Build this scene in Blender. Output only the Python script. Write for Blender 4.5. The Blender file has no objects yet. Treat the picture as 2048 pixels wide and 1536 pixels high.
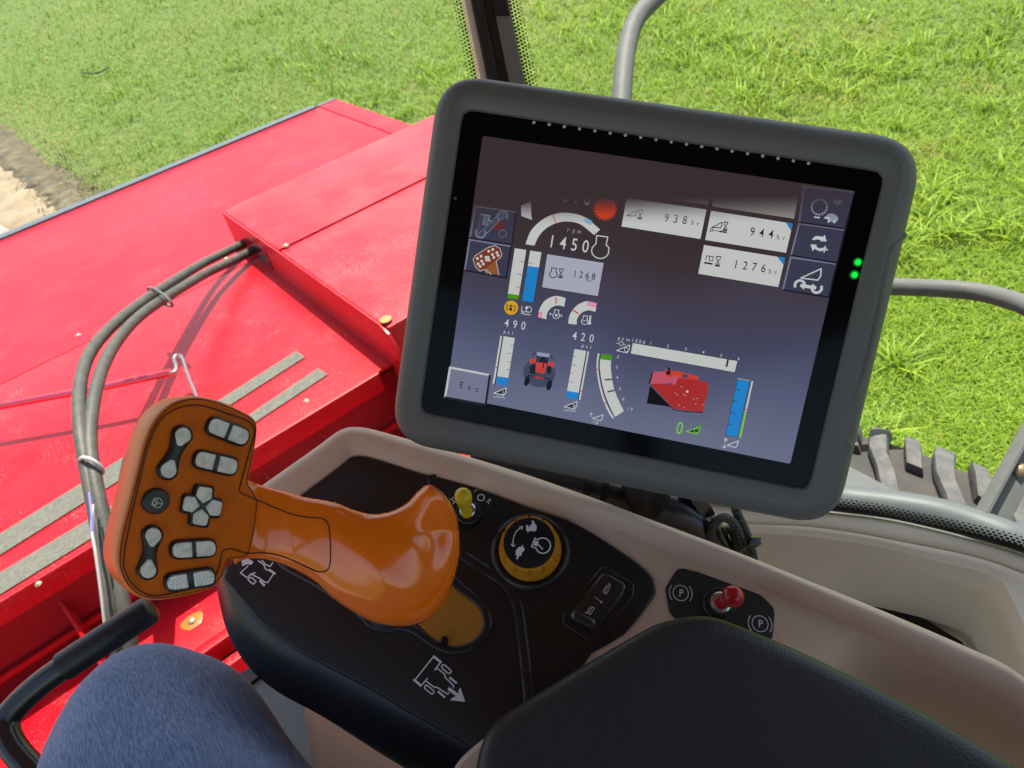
import bpy, bmesh, math, random
import numpy as np
from mathutils import Vector, Matrix
random.seed(7); RNG = np.random.default_rng(7)
scene = bpy.context.scene
COL = scene.collection

# ------------------------------------------------------------------ camera
FPX = 1500.0                      # focal length in photo pixels (photo 2048 x 1536)
CY, CP, CR = math.radians(31), math.radians(39.3), math.radians(12.9)
CF = np.array([math.sin(CY)*math.cos(CP), math.cos(CY)*math.cos(CP), -math.sin(CP)])
_R = np.array([math.cos(CY), -math.sin(CY), 0.0]); _U = np.cross(_R, CF)
CRt = _R*math.cos(CR)-_U*math.sin(CR); CU = _U*math.cos(CR)+_R*math.sin(CR)
CC = np.array([0.0, 0.0, 2.75])
cam = bpy.data.objects.new('camera', bpy.data.cameras.new('camera')); COL.objects.link(cam)
cam.matrix_world = Matrix(((CRt[0],CU[0],-CF[0],CC[0]),(CRt[1],CU[1],-CF[1],CC[1]),(CRt[2],CU[2],-CF[2],CC[2]),(0,0,0,1)))
cam.data.sensor_width = 36; cam.data.lens = FPX/2048*36
cam.data.clip_start = .02; cam.data.clip_end = 2000
cam.data.dof.use_dof = True; cam.data.dof.focus_distance = .56; cam.data.dof.aperture_fstop = 17
scene.camera = cam

# ------------------------------------------------------------------ world, sun, exposure
SUN_DIR = Vector((.24, .22, .94)).normalized()
world = bpy.data.worlds.new("World"); scene.world = world; world.use_nodes = True
nt = world.node_tree; bg = nt.nodes['Background']
sky = nt.nodes.new('ShaderNodeTexSky'); sky.sky_type = 'NISHITA'; sky.sun_disc = False
sky.sun_elevation = math.asin(SUN_DIR.z); sky.sun_rotation = math.atan2(SUN_DIR.x, SUN_DIR.y)
sky.dust_density = 2.0
wt = nt.nodes.new('ShaderNodeMix'); wt.data_type = 'RGBA'; wt.blend_type = 'MULTIPLY'; wt.inputs[0].default_value = 1; wt.inputs[7].default_value = (1.0, .90, .79, 1)   # hazy, whitened sky
nt.links.new(sky.outputs[0], wt.inputs[6]); nt.links.new(wt.outputs[2], bg.inputs[0]); bg.inputs[1].default_value = .13
sl = bpy.data.lights.new('sun', 'SUN'); sl.energy = 4.2; sl.angle = math.radians(.5); sl.color = (1, .93, .80)
so = bpy.data.objects.new('sun', sl); COL.objects.link(so)
so.rotation_euler = SUN_DIR.to_track_quat('Z', 'Y').to_euler()
scene.view_settings.view_transform = 'Standard'; scene.view_settings.look = 'None'
scene.view_settings.gamma = 1; scene.view_settings.exposure = 1.38
scene.cycles.max_bounces = 10; scene.cycles.transparent_max_bounces = 16
scene.cycles.diffuse_bounces = 5; scene.cycles.sample_clamp_indirect = 6

# ------------------------------------------------------------------ helpers
def ray(px, py): return CRt*((px-1024)/FPX) - CU*((py-768)/FPX) + CF
def W(px, py, d): return CC + ray(px, py)*d
def ONZ(px, py, z):
    r = ray(px, py); return CC + r*((z-CC[2])/r[2])
def nrm(v): v = np.asarray(v, float); return v/np.linalg.norm(v)

class Frame:
    def __init__(s, O, n, u=None):
        s.O = np.asarray(O, float); s.n = nrm(n)
        u = CRt if u is None else np.asarray(u, float)
        s.u = nrm(u-s.n*np.dot(u, s.n)); s.v = np.cross(s.n, s.u)
    def uv(s, px, py):
        r = ray(px, py); t = np.dot(s.O-CC, s.n)/np.dot(r, s.n); p = CC+r*t-s.O
        return np.array([np.dot(p, s.u), np.dot(p, s.v)])
    def at(s, a, b, h=0.0): return s.O+s.u*a+s.v*b+s.n*h
    def px(s, px, py, h=0.0): a, b = s.uv(px, py); return s.at(a, b, h)
    def mat(s): return Matrix([[s.u[i], s.v[i], s.n[i], s.O[i]] for i in range(3)]+[[0, 0, 0, 1]])

def catmull(pts, n=6, closed=True):
    P = [np.asarray(p, float) for p in pts]; N = len(P); out = []
    rng = range(N) if closed else range(N-1)
    for i in rng:
        if closed: p0, p1, p2, p3 = P[i-1], P[i], P[(i+1) % N], P[(i+2) % N]
        else: p0, p1, p2, p3 = P[max(i-1, 0)], P[i], P[i+1], P[min(i+2, N-1)]
        for k in range(n):
            t = k/n
            out.append(.5*((2*p1)+(-p0+p2)*t+(2*p0-5*p1+4*p2-p3)*t*t+(-p0+3*p1-3*p2+p3)*t**3))
    if not closed: out.append(P[-1])
    return out
def rounded(pts, r, n=6):
    P = [np.asarray(p, float) for p in pts]; N = len(P); out = []
    rr = r if isinstance(r, (list, tuple)) else [r]*N
    for i in range(N):
        a, b, c = P[i-1], P[i], P[(i+1) % N]
        d1 = a-b; d2 = c-b; l1 = np.linalg.norm(d1); l2 = np.linalg.norm(d2); d1 = d1/l1; d2 = d2/l2
        ang = math.acos(max(-1, min(1, float(np.dot(d1, d2)))))
        R = rr[i]
        if R <= 0 or ang > 3.1: out.append(b); continue
        t = min(R/math.tan(ang/2), l1*.48, l2*.48)
        p, q = b+d1*t, b+d2*t
        for k in range(n+1):
            s = k/n; out.append((1-s)**2*p+2*s*(1-s)*b+s*s*q)
    return out
def inset(pts, d):
    P = np.array([p[:2] for p in pts]); N = len(P)
    area = .5*np.sum(P[:, 0]*np.roll(P[:, 1], -1)-np.roll(P[:, 0], -1)*P[:, 1])
    sg = 1 if area > 0 else -1
    A = np.roll(P, 1, 0); B = np.roll(P, -1, 0)
    e1 = P-A; e2 = B-P
    e1 /= np.linalg.norm(e1, axis=1)[:, None]+1e-12; e2 /= np.linalg.norm(e2, axis=1)[:, None]+1e-12
    n1 = np.stack([-e1[:, 1], e1[:, 0]], 1)*sg; n2 = np.stack([-e2[:, 1], e2[:, 0]], 1)*sg
    m = n1+n2; L = np.linalg.norm(m, axis=1)[:, None]; m = m/np.maximum(L, 1e-9)
    c = np.maximum(np.sum(m*n1, 1), .5)[:, None]
    return P+m*d/c

class MB:
    """collects world-space geometry, then links it as ONE object"""
    def __init__(s): s.v = []; s.f = []; s.m = []
    def add(s, vs, fs, mi=0):
        b = len(s.v); s.v += [tuple(map(float, p)) for p in vs]
        s.f += [tuple(i+b for i in f) for f in fs]; s.m += [mi]*len(fs); return s
    def slab(s, fr, pts, prof, mi=0, cap=True, bottom=False):
        n = len(pts); vs = []; fs = []
        for (d, h) in prof:
            q = inset(pts, d) if abs(d) > 1e-9 else np.array([p[:2] for p in pts])
            vs += [fr.at(a, b, h) for a, b in q]
        for k in range(len(prof)-1):
            for i in range(n):
                j = (i+1) % n; fs.append((k*n+i, k*n+j, (k+1)*n+j, (k+1)*n+i))
        if cap: fs.append(tuple((len(prof)-1)*n+i for i in range(n)))
        if bottom: fs.append(tuple(range(n))[::-1])
        return s.add(vs, fs, mi)
    def poly(s, fr, pts, h=0, mi=0):
        return s.add([fr.at(p[0], p[1], h) for p in pts], [tuple(range(len(pts)))], mi)
    def line(s, fr, pts, w, h=0, mi=0, closed=False):
        P = [np.asarray(p, float)[:2] for p in pts]
        if closed: P = P+[P[0]]
        for a, b in zip(P[:-1], P[1:]):
            d = b-a; L = np.linalg.norm(d)
            if L < 1e-9: continue
            d /= L; nn = np.array([-d[1], d[0]])*w/2; e = d*w*.3
            s.poly(fr, [a-e-nn, b+e-nn, b+e+nn, a-e+nn], h, mi); h += 1e-6
        return s
    def tube(s, path, r, seg=14, mi=0, caps=True, flat=1.0, up=None):
        P = [np.asarray(p, float) for p in path]; n = len(P)
        rr = r if isinstance(r, (list, tuple, np.ndarray)) else [r]*n
        T = [nrm(P[min(i+1, n-1)]-P[max(i-1, 0)]) for i in range(n)]
        ref = np.array([0, 0, 1.0]) if up is None else nrm(up)
        if abs(np.dot(ref, T[0])) > .95: ref = np.array([1.0, .1, 0])
        N = nrm(ref-T[0]*np.dot(ref, T[0])); vs = []; fs = []
        for i in range(n):
            if up is None: N = nrm(N-T[i]*np.dot(N, T[i]))
            else: N = nrm(ref-T[i]*np.dot(ref, T[i]))
            B = np.cross(T[i], N)
            for k in range(seg):
                a = 2*math.pi*k/seg; vs.append(P[i]+(N*math.cos(a)*flat+B*math.sin(a))*rr[i])
        for i in range(n-1):
            for k in range(seg):
                j = (k+1) % seg; fs.append((i*seg+k, i*seg+j, (i+1)*seg+j, (i+1)*seg+k))
        if caps: fs.append(tuple(range(seg))[::-1]); fs.append(tuple((n-1)*seg+k for k in range(seg)))
        return s.add(vs, fs, mi)
    def box(s, c, ax, ay, az, mi=0):
        c, ax, ay, az = map(lambda q: np.asarray(q, float), (c, ax, ay, az))
        vs = [c+ax*i+ay*j+az*k for i in (-1, 1) for j in (-1, 1) for k in (-1, 1)]
        return s.add(vs, [(0,1,3,2),(4,6,7,5),(0,4,5,1),(2,3,7,6),(0,2,6,4),(1,5,7,3)], mi)
    def abox(s, x0, x1, y0, y1, z0, z1, mi=0):
        return s.box(((x0+x1)/2,(y0+y1)/2,(z0+z1)/2), ((x1-x0)/2,0,0), (0,(y1-y0)/2,0), (0,0,(z1-z0)/2), mi)
    def lathe(s, fr, c, prof, seg=40, mi=0, cap=True):
        vs = []; fs = []
        for (r, h) in prof:
            vs += [fr.at(c[0]+r*math.cos(2*math.pi*k/seg), c[1]+r*math.sin(2*math.pi*k/seg), h) for k in range(seg)]
        for i in range(len(prof)-1):
            for k in range(seg):
                j = (k+1) % seg; fs.append((i*seg+k, i*seg+j, (i+1)*seg+j, (i+1)*seg+k))
        if cap: fs.append(tuple((len(prof)-1)*seg+k for k in range(seg)))
        return s.add(vs, fs, mi)
    def loft(s, rows, mi=0, closed=False):
        n = len(rows[0]); vs = [p for r in rows for p in r]; fs = []
        for i in range(len(rows)-1):
            for k in range(n if closed else n-1):
                j = (k+1) % n; fs.append((i*n+k, i*n+j, (i+1)*n+j, (i+1)*n+k))
        return s.add(vs, fs, mi)
    def out(s, name, mats, parent=None, smooth=35, bevel=0, recalc=True, label=None, sub=0, weld=True, org=None):
        me = bpy.data.meshes.new(name)
        Mi = root_mat(parent).inverted() if parent is not None else (Matrix.Translation(Vector([float(x) for x in org])).inverted() if org is not None else Matrix())
        vs = [tuple(Mi @ Vector(p)) for p in s.v]
        me.from_pydata(vs, [], s.f)
        if not isinstance(mats, (list, tuple)): mats = [mats]
        for m in mats: me.materials.append(m)
        me.polygons.foreach_set('material_index', s.m)
        bm = bmesh.new(); bm.from_mesh(me)
        if weld: bmesh.ops.remove_doubles(bm, verts=bm.verts, dist=1e-7)
        if recalc: bmesh.ops.recalc_face_normals(bm, faces=bm.faces)
        if bevel:
            es = [e for e in bm.edges if len(e.link_faces) == 2 and e.calc_face_angle(0) > .5]
            bmesh.ops.bevel(bm, geom=es, offset=bevel, segments=2, affect='EDGES', profile=.7, clamp_overlap=True)
        big = [f for f in bm.faces if len(f.verts) > 4]
        if big: bmesh.ops.triangulate(bm, faces=big)
        bm.to_mesh(me); bm.free()
        if smooth:
            me.polygons.foreach_set('use_smooth', [True]*len(me.polygons))
            me.set_sharp_from_angle(angle=math.radians(smooth))
        o = bpy.data.objects.new(name, me); COL.objects.link(o)
        if parent is not None: o.parent = parent
        elif org is not None: o.location = [float(x) for x in org]
        if label: o['label'] = label
        if sub:
            md = o.modifiers.new('sub', 'SUBSURF'); md.levels = md.render_levels = sub
        return o
WM = {}
def root_mat(o):
    while o.parent is not None: o = o.parent
    return WM[o.name]
def thing(name, label, cat, M, group=None):
    o = bpy.data.objects.new(name, None); COL.objects.link(o); o.empty_display_size = .05
    if not isinstance(M, Matrix): M = Matrix.Translation(Vector([float(x) for x in M]))
    o.matrix_world = M; WM[o.name] = M; o['label'] = label; o['category'] = cat
    if group: o['group'] = group
    return o
def tag(o, label, cat, group=None): o['label'] = label; o['category'] = cat; (group and o.__setitem__('group', group)); return o
# ------------------------------------------------------------------ materials
def mat(name, col, rough=.5, metal=0, bump=None, spec=None, var=None, coat=0, sheen=0, speck=None):
    """bump=(scale, strength, detail, distance); var=(scale, amount, second colour)"""
    m = bpy.data.materials.new(name); m.use_nodes = True; N = m.node_tree; b = N.nodes['Principled BSDF']
    b.inputs['Base Color'].default_value = (*col, 1); b.inputs['Roughness'].default_value = rough
    b.inputs['Metallic'].default_value = metal
    if spec is not None: b.inputs['Specular IOR Level'].default_value = spec
    if coat: b.inputs['Coat Weight'].default_value = coat; b.inputs['Coat Roughness'].default_value = .06
    if sheen: b.inputs['Sheen Weight'].default_value = sheen
    tc = N.nodes.new('ShaderNodeTexCoord')
    if bump:
        n = N.nodes.new('ShaderNodeTexNoise'); n.inputs['Scale'].default_value = bump[0]; n.inputs['Detail'].default_value = bump[2] if len(bump) > 2 else 2
        N.links.new(tc.outputs['Object'], n.inputs['Vector'])
        bp = N.nodes.new('ShaderNodeBump'); bp.inputs['Strength'].default_value = bump[1]
        bp.inputs['Distance'].default_value = bump[3] if len(bump) > 3 else .001
        N.links.new(n.outputs['Fac'], bp.inputs['Height']); N.links.new(bp.outputs[0], b.inputs['Normal'])
    if speck:   # (scale, amount, colour): fine dust and grit
        n = N.nodes.new('ShaderNodeTexNoise'); n.inputs['Scale'].default_value = speck[0]; n.inputs['Detail'].default_value = 3
        n2 = N.nodes.new('ShaderNodeTexNoise'); n2.inputs['Scale'].default_value = speck[0]*.04; n2.inputs['Detail'].default_value = 4
        N.links.new(tc.outputs['Object'], n.inputs['Vector']); N.links.new(tc.outputs['Object'], n2.inputs['Vector'])
        ad = N.nodes.new('ShaderNodeMath'); ad.operation = 'MULTIPLY_ADD'; ad.inputs[1].default_value = .35; N.links.new(n2.outputs['Fac'], ad.inputs[0]); N.links.new(n.outputs['Fac'], ad.inputs[2])
        r = N.nodes.new('ShaderNodeValToRGB'); r.color_ramp.elements[0].position = .80; r.color_ramp.elements[1].position = .92; N.links.new(ad.outputs[0], r.inputs[0])
        sa = N.nodes.new('ShaderNodeMath'); sa.operation = 'MULTIPLY'; sa.inputs[1].default_value = speck[1]; N.links.new(r.outputs[0], sa.inputs[0])
        sm = N.nodes.new('ShaderNodeMix'); sm.data_type = 'RGBA'; sm.inputs[6].default_value = (*col, 1); sm.inputs[7].default_value = (*speck[2], 1)
        N.links.new(sa.outputs[0], sm.inputs[0]); N.links.new(sm.outputs[2], b.inputs['Base Color'])
    if var:
        n = N.nodes.new('ShaderNodeTexNoise'); n.inputs['Scale'].default_value = var[0]; n.inputs['Detail'].default_value = 6
        n.inputs['Roughness'].default_value = .65
        N.links.new(tc.outputs['Object'], n.inputs['Vector'])
        r = N.nodes.new('ShaderNodeValToRGB'); r.color_ramp.elements[0].position = .42; r.color_ramp.elements[1].position = .7
        N.links.new(n.outputs['Fac'], r.inputs[0])
        mx = N.nodes.new('ShaderNodeMix'); mx.data_type = 'RGBA'; mx.inputs[6].default_value = (*col, 1); mx.inputs[7].default_value = (*var[2], 1)
        ma = N.nodes.new('ShaderNodeMath'); ma.operation = 'MULTIPLY'; ma.inputs[1].default_value = var[1]
        N.links.new(r.outputs[0], ma.inputs[0]); N.links.new(ma.outputs[0], mx.inputs[0]); N.links.new(mx.outputs[2], sm.inputs[6] if speck else b.inputs['Base Color'])
    return m
def glassy(name, tint, fac):
    m = bpy.data.materials.new(name); m.use_nodes = True; N = m.node_tree; N.nodes.remove(N.nodes['Principled BSDF'])
    t = N.nodes.new('ShaderNodeBsdfTransparent'); t.inputs[0].default_value = (*tint, 1)
    g = N.nodes.new('ShaderNodeBsdfGlossy'); g.inputs['Roughness'].default_value = 0.02
    fr = N.nodes.new('ShaderNodeFresnel'); fr.inputs[0].default_value = fac
    mx = N.nodes.new('ShaderNodeMixShader'); N.links.new(fr.outputs[0], mx.inputs[0]); N.links.new(t.outputs[0], mx.inputs[1]); N.links.new(g.outputs[0], mx.inputs[2])
    N.links.new(mx.outputs[0], N.nodes['Material Output'].inputs[0]); return m

M = {}
M['black'] = mat('black_plastic', (.010, .009, .010), .42, spec=.3, bump=(2600, .12, 2, .0004))
M['blackgloss'] = mat('black_gloss', (.016, .016, .019), .24, spec=.7)
M['blackrub'] = mat('black_rubber', (.012, .012, .013), .38)
M['panel'] = mat('console_panel_plastic', (.014, .011, .012), .34, spec=.48, bump=(1800, .10, 2, .0003), var=(40, .35, (.02, .016, .016)), speck=(700, .16, (.14, .13, .12)))
M['beige'] = mat('beige_plastic', (.70, .53, .41), .52, bump=(900, .35, 3, .0006), var=(14, .25, (.62, .44, .34)))
M['cream'] = mat('cream_plastic', (.80, .72, .56), .5, bump=(700, .3, 3, .0006), var=(10, .2, (.72, .64, .49)))
M['orange'] = mat('orange_lever_plastic', (.88, .17, .004), .15, coat=.6, spec=.5, bump=(45, .05, 2, .002), var=(26, .2, (.74, .15, .004)))
M['orangeface'] = mat('orange_matt_plastic', (.64, .130, .002), .5, spec=.15, var=(60, .5, (.40, .085, .006)))
M['orangerim'] = mat('orange_rim_plastic', (.70, .17, .012), .34, spec=.5)
M['groove'] = mat('groove_dark', (.07, .012, .004), .7)
M['key'] = mat('key_grey', (.78, .76, .70), .45, spec=.3, var=(160, .6, (.33, .31, .27)), bump=(500, .2))
M['keyworn'] = mat('key_worn', (.5, .5, .5), .22, metal=.55, bump=(900, .3))
M['mustard'] = mat('mustard_plastic', (.44, .17, .012), .5, var=(90, .4, (.30, .13, .015)))
M['knob'] = mat('knob_yellow', (.66, .27, .012), .42, var=(80, .4, (.5, .22, .01)))
M['yellow'] = mat('yellow_vinyl', (.82, .62, .02), .3)
M['redcap'] = mat('red_vinyl', (.5, .012, .022), .22)
M['steel'] = mat('steel', (.5, .49, .47), .28, metal=1, bump=(300, .2))
M['white'] = mat('white_print', (.78, .78, .84), .5)
M['bezel'] = mat('monitor_bezel', (.118, .120, .118), .5, bump=(2400, .10, 2, .0003), speck=(600, .12, (.2, .2, .19)))
M['arm'] = mat('armrest_vinyl', (.022, .024, .029), .42, bump=(560, .45, 3, .0009), speck=(900, .12, (.10, .10, .10)))
M['redp'] = mat('red_paint', (.46, .002, .010), .30, spec=.4, bump=(9, .10, 2, .004), var=(3.5, .28, (.55, .03, .045)), speck=(240, .4, (.62, .34, .30)))
M['redtop'] = mat('red_paint_dusty', (.46, .003, .017), .45, spec=.28, var=(2.6, .28, (.54, .03, .055)), bump=(6, .08, 2, .004), speck=(240, .35, (.62, .34, .32)))
M['redbox'] = mat('red_paint_faded', (.46, .006, .018), .38, spec=.4, var=(2.4, .5, (.55, .07, .075)), bump=(6, .08, 2, .004), speck=(200, .5, (.62, .36, .34)))
M['redshade'] = mat('red_paint_shaded', (.20, .005, .010), .3, var=(9, .5, (.10, .006, .01)))  # darker copy of the red paint, back wall's shade put into the colour
M['grip'] = mat('grit_tape', (.085, .088, .078), .8, bump=(260, .9, 4, .003), var=(90, .7, (.16, .155, .125)))
M['rub'] = mat('edge_rubber', (.06, .08, .10), .55, var=(20, .5, (.10, .12, .14)))
M['hose'] = mat('hose_rubber', (.050, .052, .048), .55, spec=.4, bump=(160, .5, 3, .002), var=(30, .6, (.095, .09, .075)))
M['silver'] = mat('pale_cord', (.36, .36, .38), .5, bump=(500, .8))
M['rodreflect'] = mat('rod_red_reflection', (.80, .10, .15), .28, metal=.85)  # red tint is the hood's reflection painted into the metal colour
M['rail'] = mat('grey_tube_paint', (.095, .10, .10), .6, spec=.3, bump=(60, .25, 3, .002), var=(30, .4, (.15, .15, .15)))
M['tyre'] = mat('tyre_rubber', (.062, .064, .068), .75, bump=(60, .5, 5, .004), var=(35, .9, (.12, .12, .115)))
M['tyreside'] = mat('tyre_carcass', (.042, .041, .041), .9, bump=(40, .5), var=(18, .5, (.075, .066, .056)))
M['floor'] = mat('floor_mat_rubber', (.045, .052, .058), .6, bump=(120, .3), var=(9, .6, (.075, .085, .09)))
M['liner'] = mat('roof_liner', (.22, .19, .17), .9)
M['bolt'] = mat('zinc_bolt', (.42, .33, .22), .4, metal=.6)
M['glass'] = glassy('cab_glass', (.955, .985, .96), 1.22)
M['seal'] = mat('seal_rubber', (.008, .008, .008), .5, bump=(150, .6, 4, .002))
M['greytube'] = mat('bluegrey_paint', (.085, .10, .11), .5, spec=.35)
# ================================================================== MONITOR
mx_ = CRt*.97457+CU*-.18579+CF*-.12776; my_ = CRt*.15047+CU*.96889+CF*-.19488
mn_ = nrm(np.cross(mx_, my_)); 
if np.dot(mn_, CF) > 0: mn_ = -mn_
MON = Frame(CC+CRt*-.0202+CU*.1696+CF*.5129, mn_, mx_)
mon = thing('display_monitor', 'grey framed touchscreen monitor with lit gauges, mounted above the beige console', 'monitor', MON.mat())
def mpx(L): return [MON.uv(x, y) for x, y in L]
# body: the outline hugs the soft-cornered housing
MON_B = Frame(MON.O-MON.n*.016, MON.n, MON.u)
outl = rounded([MON_B.uv(x, y) for x, y in [(883, 146), (1849, 283), (1667, 1052), (783, 877)]], [.034]*4, 9)
outl = [np.array(p) for p in outl]
win = rounded(mpx([(925, 216), (1773, 343), (1618, 982), (838, 824)]), .0085, 6)
ctr = np.mean(np.array(outl), 0)
def resamp(P, n, start):
    P = np.array([p[:2] for p in P]); P = np.vstack([P, P[:1]]); d = np.r_[0, np.cumsum(np.linalg.norm(np.diff(P, axis=0), axis=1))]
    t = np.linspace(0, d[-1], n, endpoint=False)
    return np.stack([np.interp(t, d, P[:, 0]), np.interp(t, d, P[:, 1])], 1)
b = MB()
outl_n = np.array(outl)
prof = [(.012, -.048), (.004, -.044), (.0008, -.034), (0, -.022), (.0006, -.012), (.0022, -.005), (.0052, -.0004), (.009, .0022), (.014, .0034)]
b.slab(MON, outl, prof, cap=False, bottom=True)
last = inset(outl, .014)
# flat bezel ring down to the window edge (rounded lip)
ang = lambda P: np.arctan2((P-ctr)[:, 1], (P-ctr)[:, 0])
W2 = np.array(win)
Nn = 240; th = np.linspace(-math.pi, math.pi, Nn, endpoint=False)
def polar(P):
    out = []
    Q = np.vstack([P, P[:1]])
    for t in th:
        d = np.array([math.cos(t), math.sin(t)]); best = 0
        A = Q[:-1]-ctr; E_ = Q[1:]-Q[:-1]
        den = d[0]*E_[:, 1]-d[1]*E_[:, 0]; den[np.abs(den) < 1e-12] = 1e-12
        r = (A[:, 0]*E_[:, 1]-A[:, 1]*E_[:, 0])/den; s_ = (A[:, 0]*d[1]-A[:, 1]*d[0])/den
        ok = (s_ >= -1e-6) & (s_ <= 1+1e-6) & (r > 0); best = r[ok].max() if ok.any() else .1
        out.append(ctr+d*best)
    return np.array(out)
pl_ = polar(last); pw = polar(W2); pw2 = polar(inset(win, .0009)); pw3 = polar(inset(win, .0012))
b.loft([[MON.at(p[0], p[1], .0034) for p in pl_], [MON.at(*(p*.05+q*.95), .0036) for p, q in zip(pl_, pw)],
        [MON.at(p[0], p[1], .0032) for p in pw], [MON.at(p[0], p[1], .0022) for p in pw2], [MON.at(p[0], p[1], -.003) for p in pw3]], closed=True)
b.out('housing', M['bezel'], mon, smooth=50)
# side grip grooves
for nm, L in (('left', [(850, 318), (868, 338), (878, 362), (868, 430), (852, 520), (838, 610), (828, 672), (818, 692), (797, 714)]),
              ('right', [(1826, 470), (1800, 490), (1788, 520), (1764, 650), (1735, 760), (1700, 838), (1694, 860), (1708, 885), (1716, 900)])):
    g = MB(); pts = catmull([MON.uv(p[0]+(13 if nm == 'left' else -13), p[1]) for p in L[:]], 5, False)
    g.tube([MON.at(p[0], p[1], -.004+.0054*min(1, k_/6, (len(pts)-1-k_)/6)) for k_, p in enumerate(pts)], .0021, 10)
    g.out('grip_ridge', M['bezel'], mon)
    g = MB(); pts = catmull([MON.uv(p[0]+(18 if nm == 'left' else -18), p[1]) for p in L[1:-1]], 5, False); g.tube([MON.at(p[0], p[1], .0003) for p in pts], .0011, 8); g.out('grip_groove', M['black'], mon)
# black glass
g = MB(); g.slab(MON, win, [(-.002, -.004), (0, -.001), (.0005, .0006)], bottom=True); 
M['screenglass'] = mat('screen_glass', (.002, .002, .0022), .10, spec=.14)
glass = g.out('glass_panel', M['screenglass'], mon)

# ---- emissive display content; the panel's own image fades out towards its top rows
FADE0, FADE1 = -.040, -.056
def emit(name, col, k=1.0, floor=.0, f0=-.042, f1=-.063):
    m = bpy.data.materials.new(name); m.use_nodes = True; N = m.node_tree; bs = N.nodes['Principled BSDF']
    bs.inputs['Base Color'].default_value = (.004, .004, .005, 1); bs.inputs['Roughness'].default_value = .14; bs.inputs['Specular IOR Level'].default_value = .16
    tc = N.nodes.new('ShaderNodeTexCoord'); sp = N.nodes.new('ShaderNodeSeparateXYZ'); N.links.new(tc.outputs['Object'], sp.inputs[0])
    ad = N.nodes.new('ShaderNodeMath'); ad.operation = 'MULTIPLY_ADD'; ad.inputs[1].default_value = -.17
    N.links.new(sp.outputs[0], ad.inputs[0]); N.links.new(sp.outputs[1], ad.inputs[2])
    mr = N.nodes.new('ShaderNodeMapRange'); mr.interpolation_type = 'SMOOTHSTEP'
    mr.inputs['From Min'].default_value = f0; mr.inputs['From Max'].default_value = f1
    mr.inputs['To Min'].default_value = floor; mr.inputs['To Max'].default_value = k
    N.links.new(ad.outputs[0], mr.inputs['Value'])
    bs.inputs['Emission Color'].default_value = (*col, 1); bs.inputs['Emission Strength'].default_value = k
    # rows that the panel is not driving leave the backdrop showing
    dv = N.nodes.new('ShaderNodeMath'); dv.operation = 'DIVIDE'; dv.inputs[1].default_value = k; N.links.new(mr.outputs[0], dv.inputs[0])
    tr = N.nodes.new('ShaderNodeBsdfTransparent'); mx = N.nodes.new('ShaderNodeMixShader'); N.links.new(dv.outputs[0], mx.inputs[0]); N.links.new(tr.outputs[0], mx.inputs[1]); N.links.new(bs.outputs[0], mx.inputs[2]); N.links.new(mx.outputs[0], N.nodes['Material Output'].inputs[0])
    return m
def srgb(r, g, b): return tuple(((c/255)/12.92 if c < 11 else ((c/255+.055)/1.055)**2.4) for c in (r, g, b))
EX = .82/2**scene.view_settings.exposure
E = {}
def em(n, r, g, b_, **k): E[n] = emit('screen_'+n, srgb(r, g, b_), EX*1.0, **k)
em('white', 205, 208, 204); em('grey', 176, 178, 196); em('icon', 205, 208, 212); em('blue', 30, 135, 210); em('paleblue', 120, 175, 200)
em('green', 78, 150, 28); em('lime', 120, 210, 50); em('dark', 42, 44, 56); em('ink', 28, 28, 34); em('red', 205, 48, 36); em('redlight', 235, 105, 120)
em('gear', 235, 70, 30); em('yellow', 225, 170, 30); em('pink', 222, 160, 190); em('btn', 62, 62, 84, floor=EX*.45, f1=-.075); em('btnhi', 122, 126, 152, floor=EX*.15, f1=-.080)
em('btnlo', 30, 30, 42, floor=EX*.1); em('eschi', 200, 204, 206); em('steelc', 150, 160, 180); em('brown', 128, 58, 36); em('orange', 150, 92, 52); em('escb', 122, 124, 150); em('black', 14, 14, 18)
em('tick', 90, 92, 98)
# background: display backdrop, the roof's reddish reflection and haze painted into its ramp
mb_ = bpy.data.materials.new('screen_backdrop_reflection'); mb_.use_nodes = True; N = mb_.node_tree; bs = N.nodes['Principled BSDF']
bs.inputs['Base Color'].default_value = (.004, .004, .005, 1); bs.inputs['Roughness'].default_value = .14; bs.inputs['Specular IOR Level'].default_value = .3
tc = N.nodes.new('ShaderNodeTexCoord'); sp = N.nodes.new('ShaderNodeSeparateXYZ'); N.links.new(tc.outputs['Object'], sp.inputs[0])
rp = N.nodes.new('ShaderNodeValToRGB'); mr = N.nodes.new('ShaderNodeMapRange'); mr.inputs['From Min'].default_value = 0; mr.inputs['From Max'].default_value = -.19
nz = N.nodes.new('ShaderNodeTexNoise'); nz.inputs['Scale'].default_value = 9; nz.inputs['Detail'].default_value = 1; N.links.new(tc.outputs['Object'], nz.inputs['Vector'])
ma = N.nodes.new('ShaderNodeMath'); ma.operation = 'MULTIPLY_ADD'; ma.inputs[1].default_value = .07
N.links.new(nz.outputs['Fac'], ma.inputs[0]); N.links.new(sp.outputs[1], ma.inputs[2])
ma2 = N.nodes.new('ShaderNodeMath'); ma2.operation = 'MULTIPLY_ADD'; ma2.inputs[1].default_value = -.03; N.links.new(sp.outputs[0], ma2.inputs[0]); N.links.new(ma.outputs[0], ma2.inputs[2])
N.links.new(ma2.outputs[0], mr.inputs['Value']); N.links.new(mr.outputs[0], rp.inputs[0])
cr_ = rp.color_ramp; cr_.elements[0].position = .0; cr_.elements[0].color = (*srgb(60, 48, 50), 1)
cr_.elements[1].position = 1; cr_.elements[1].color = (*srgb(114, 118, 148), 1)
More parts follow.
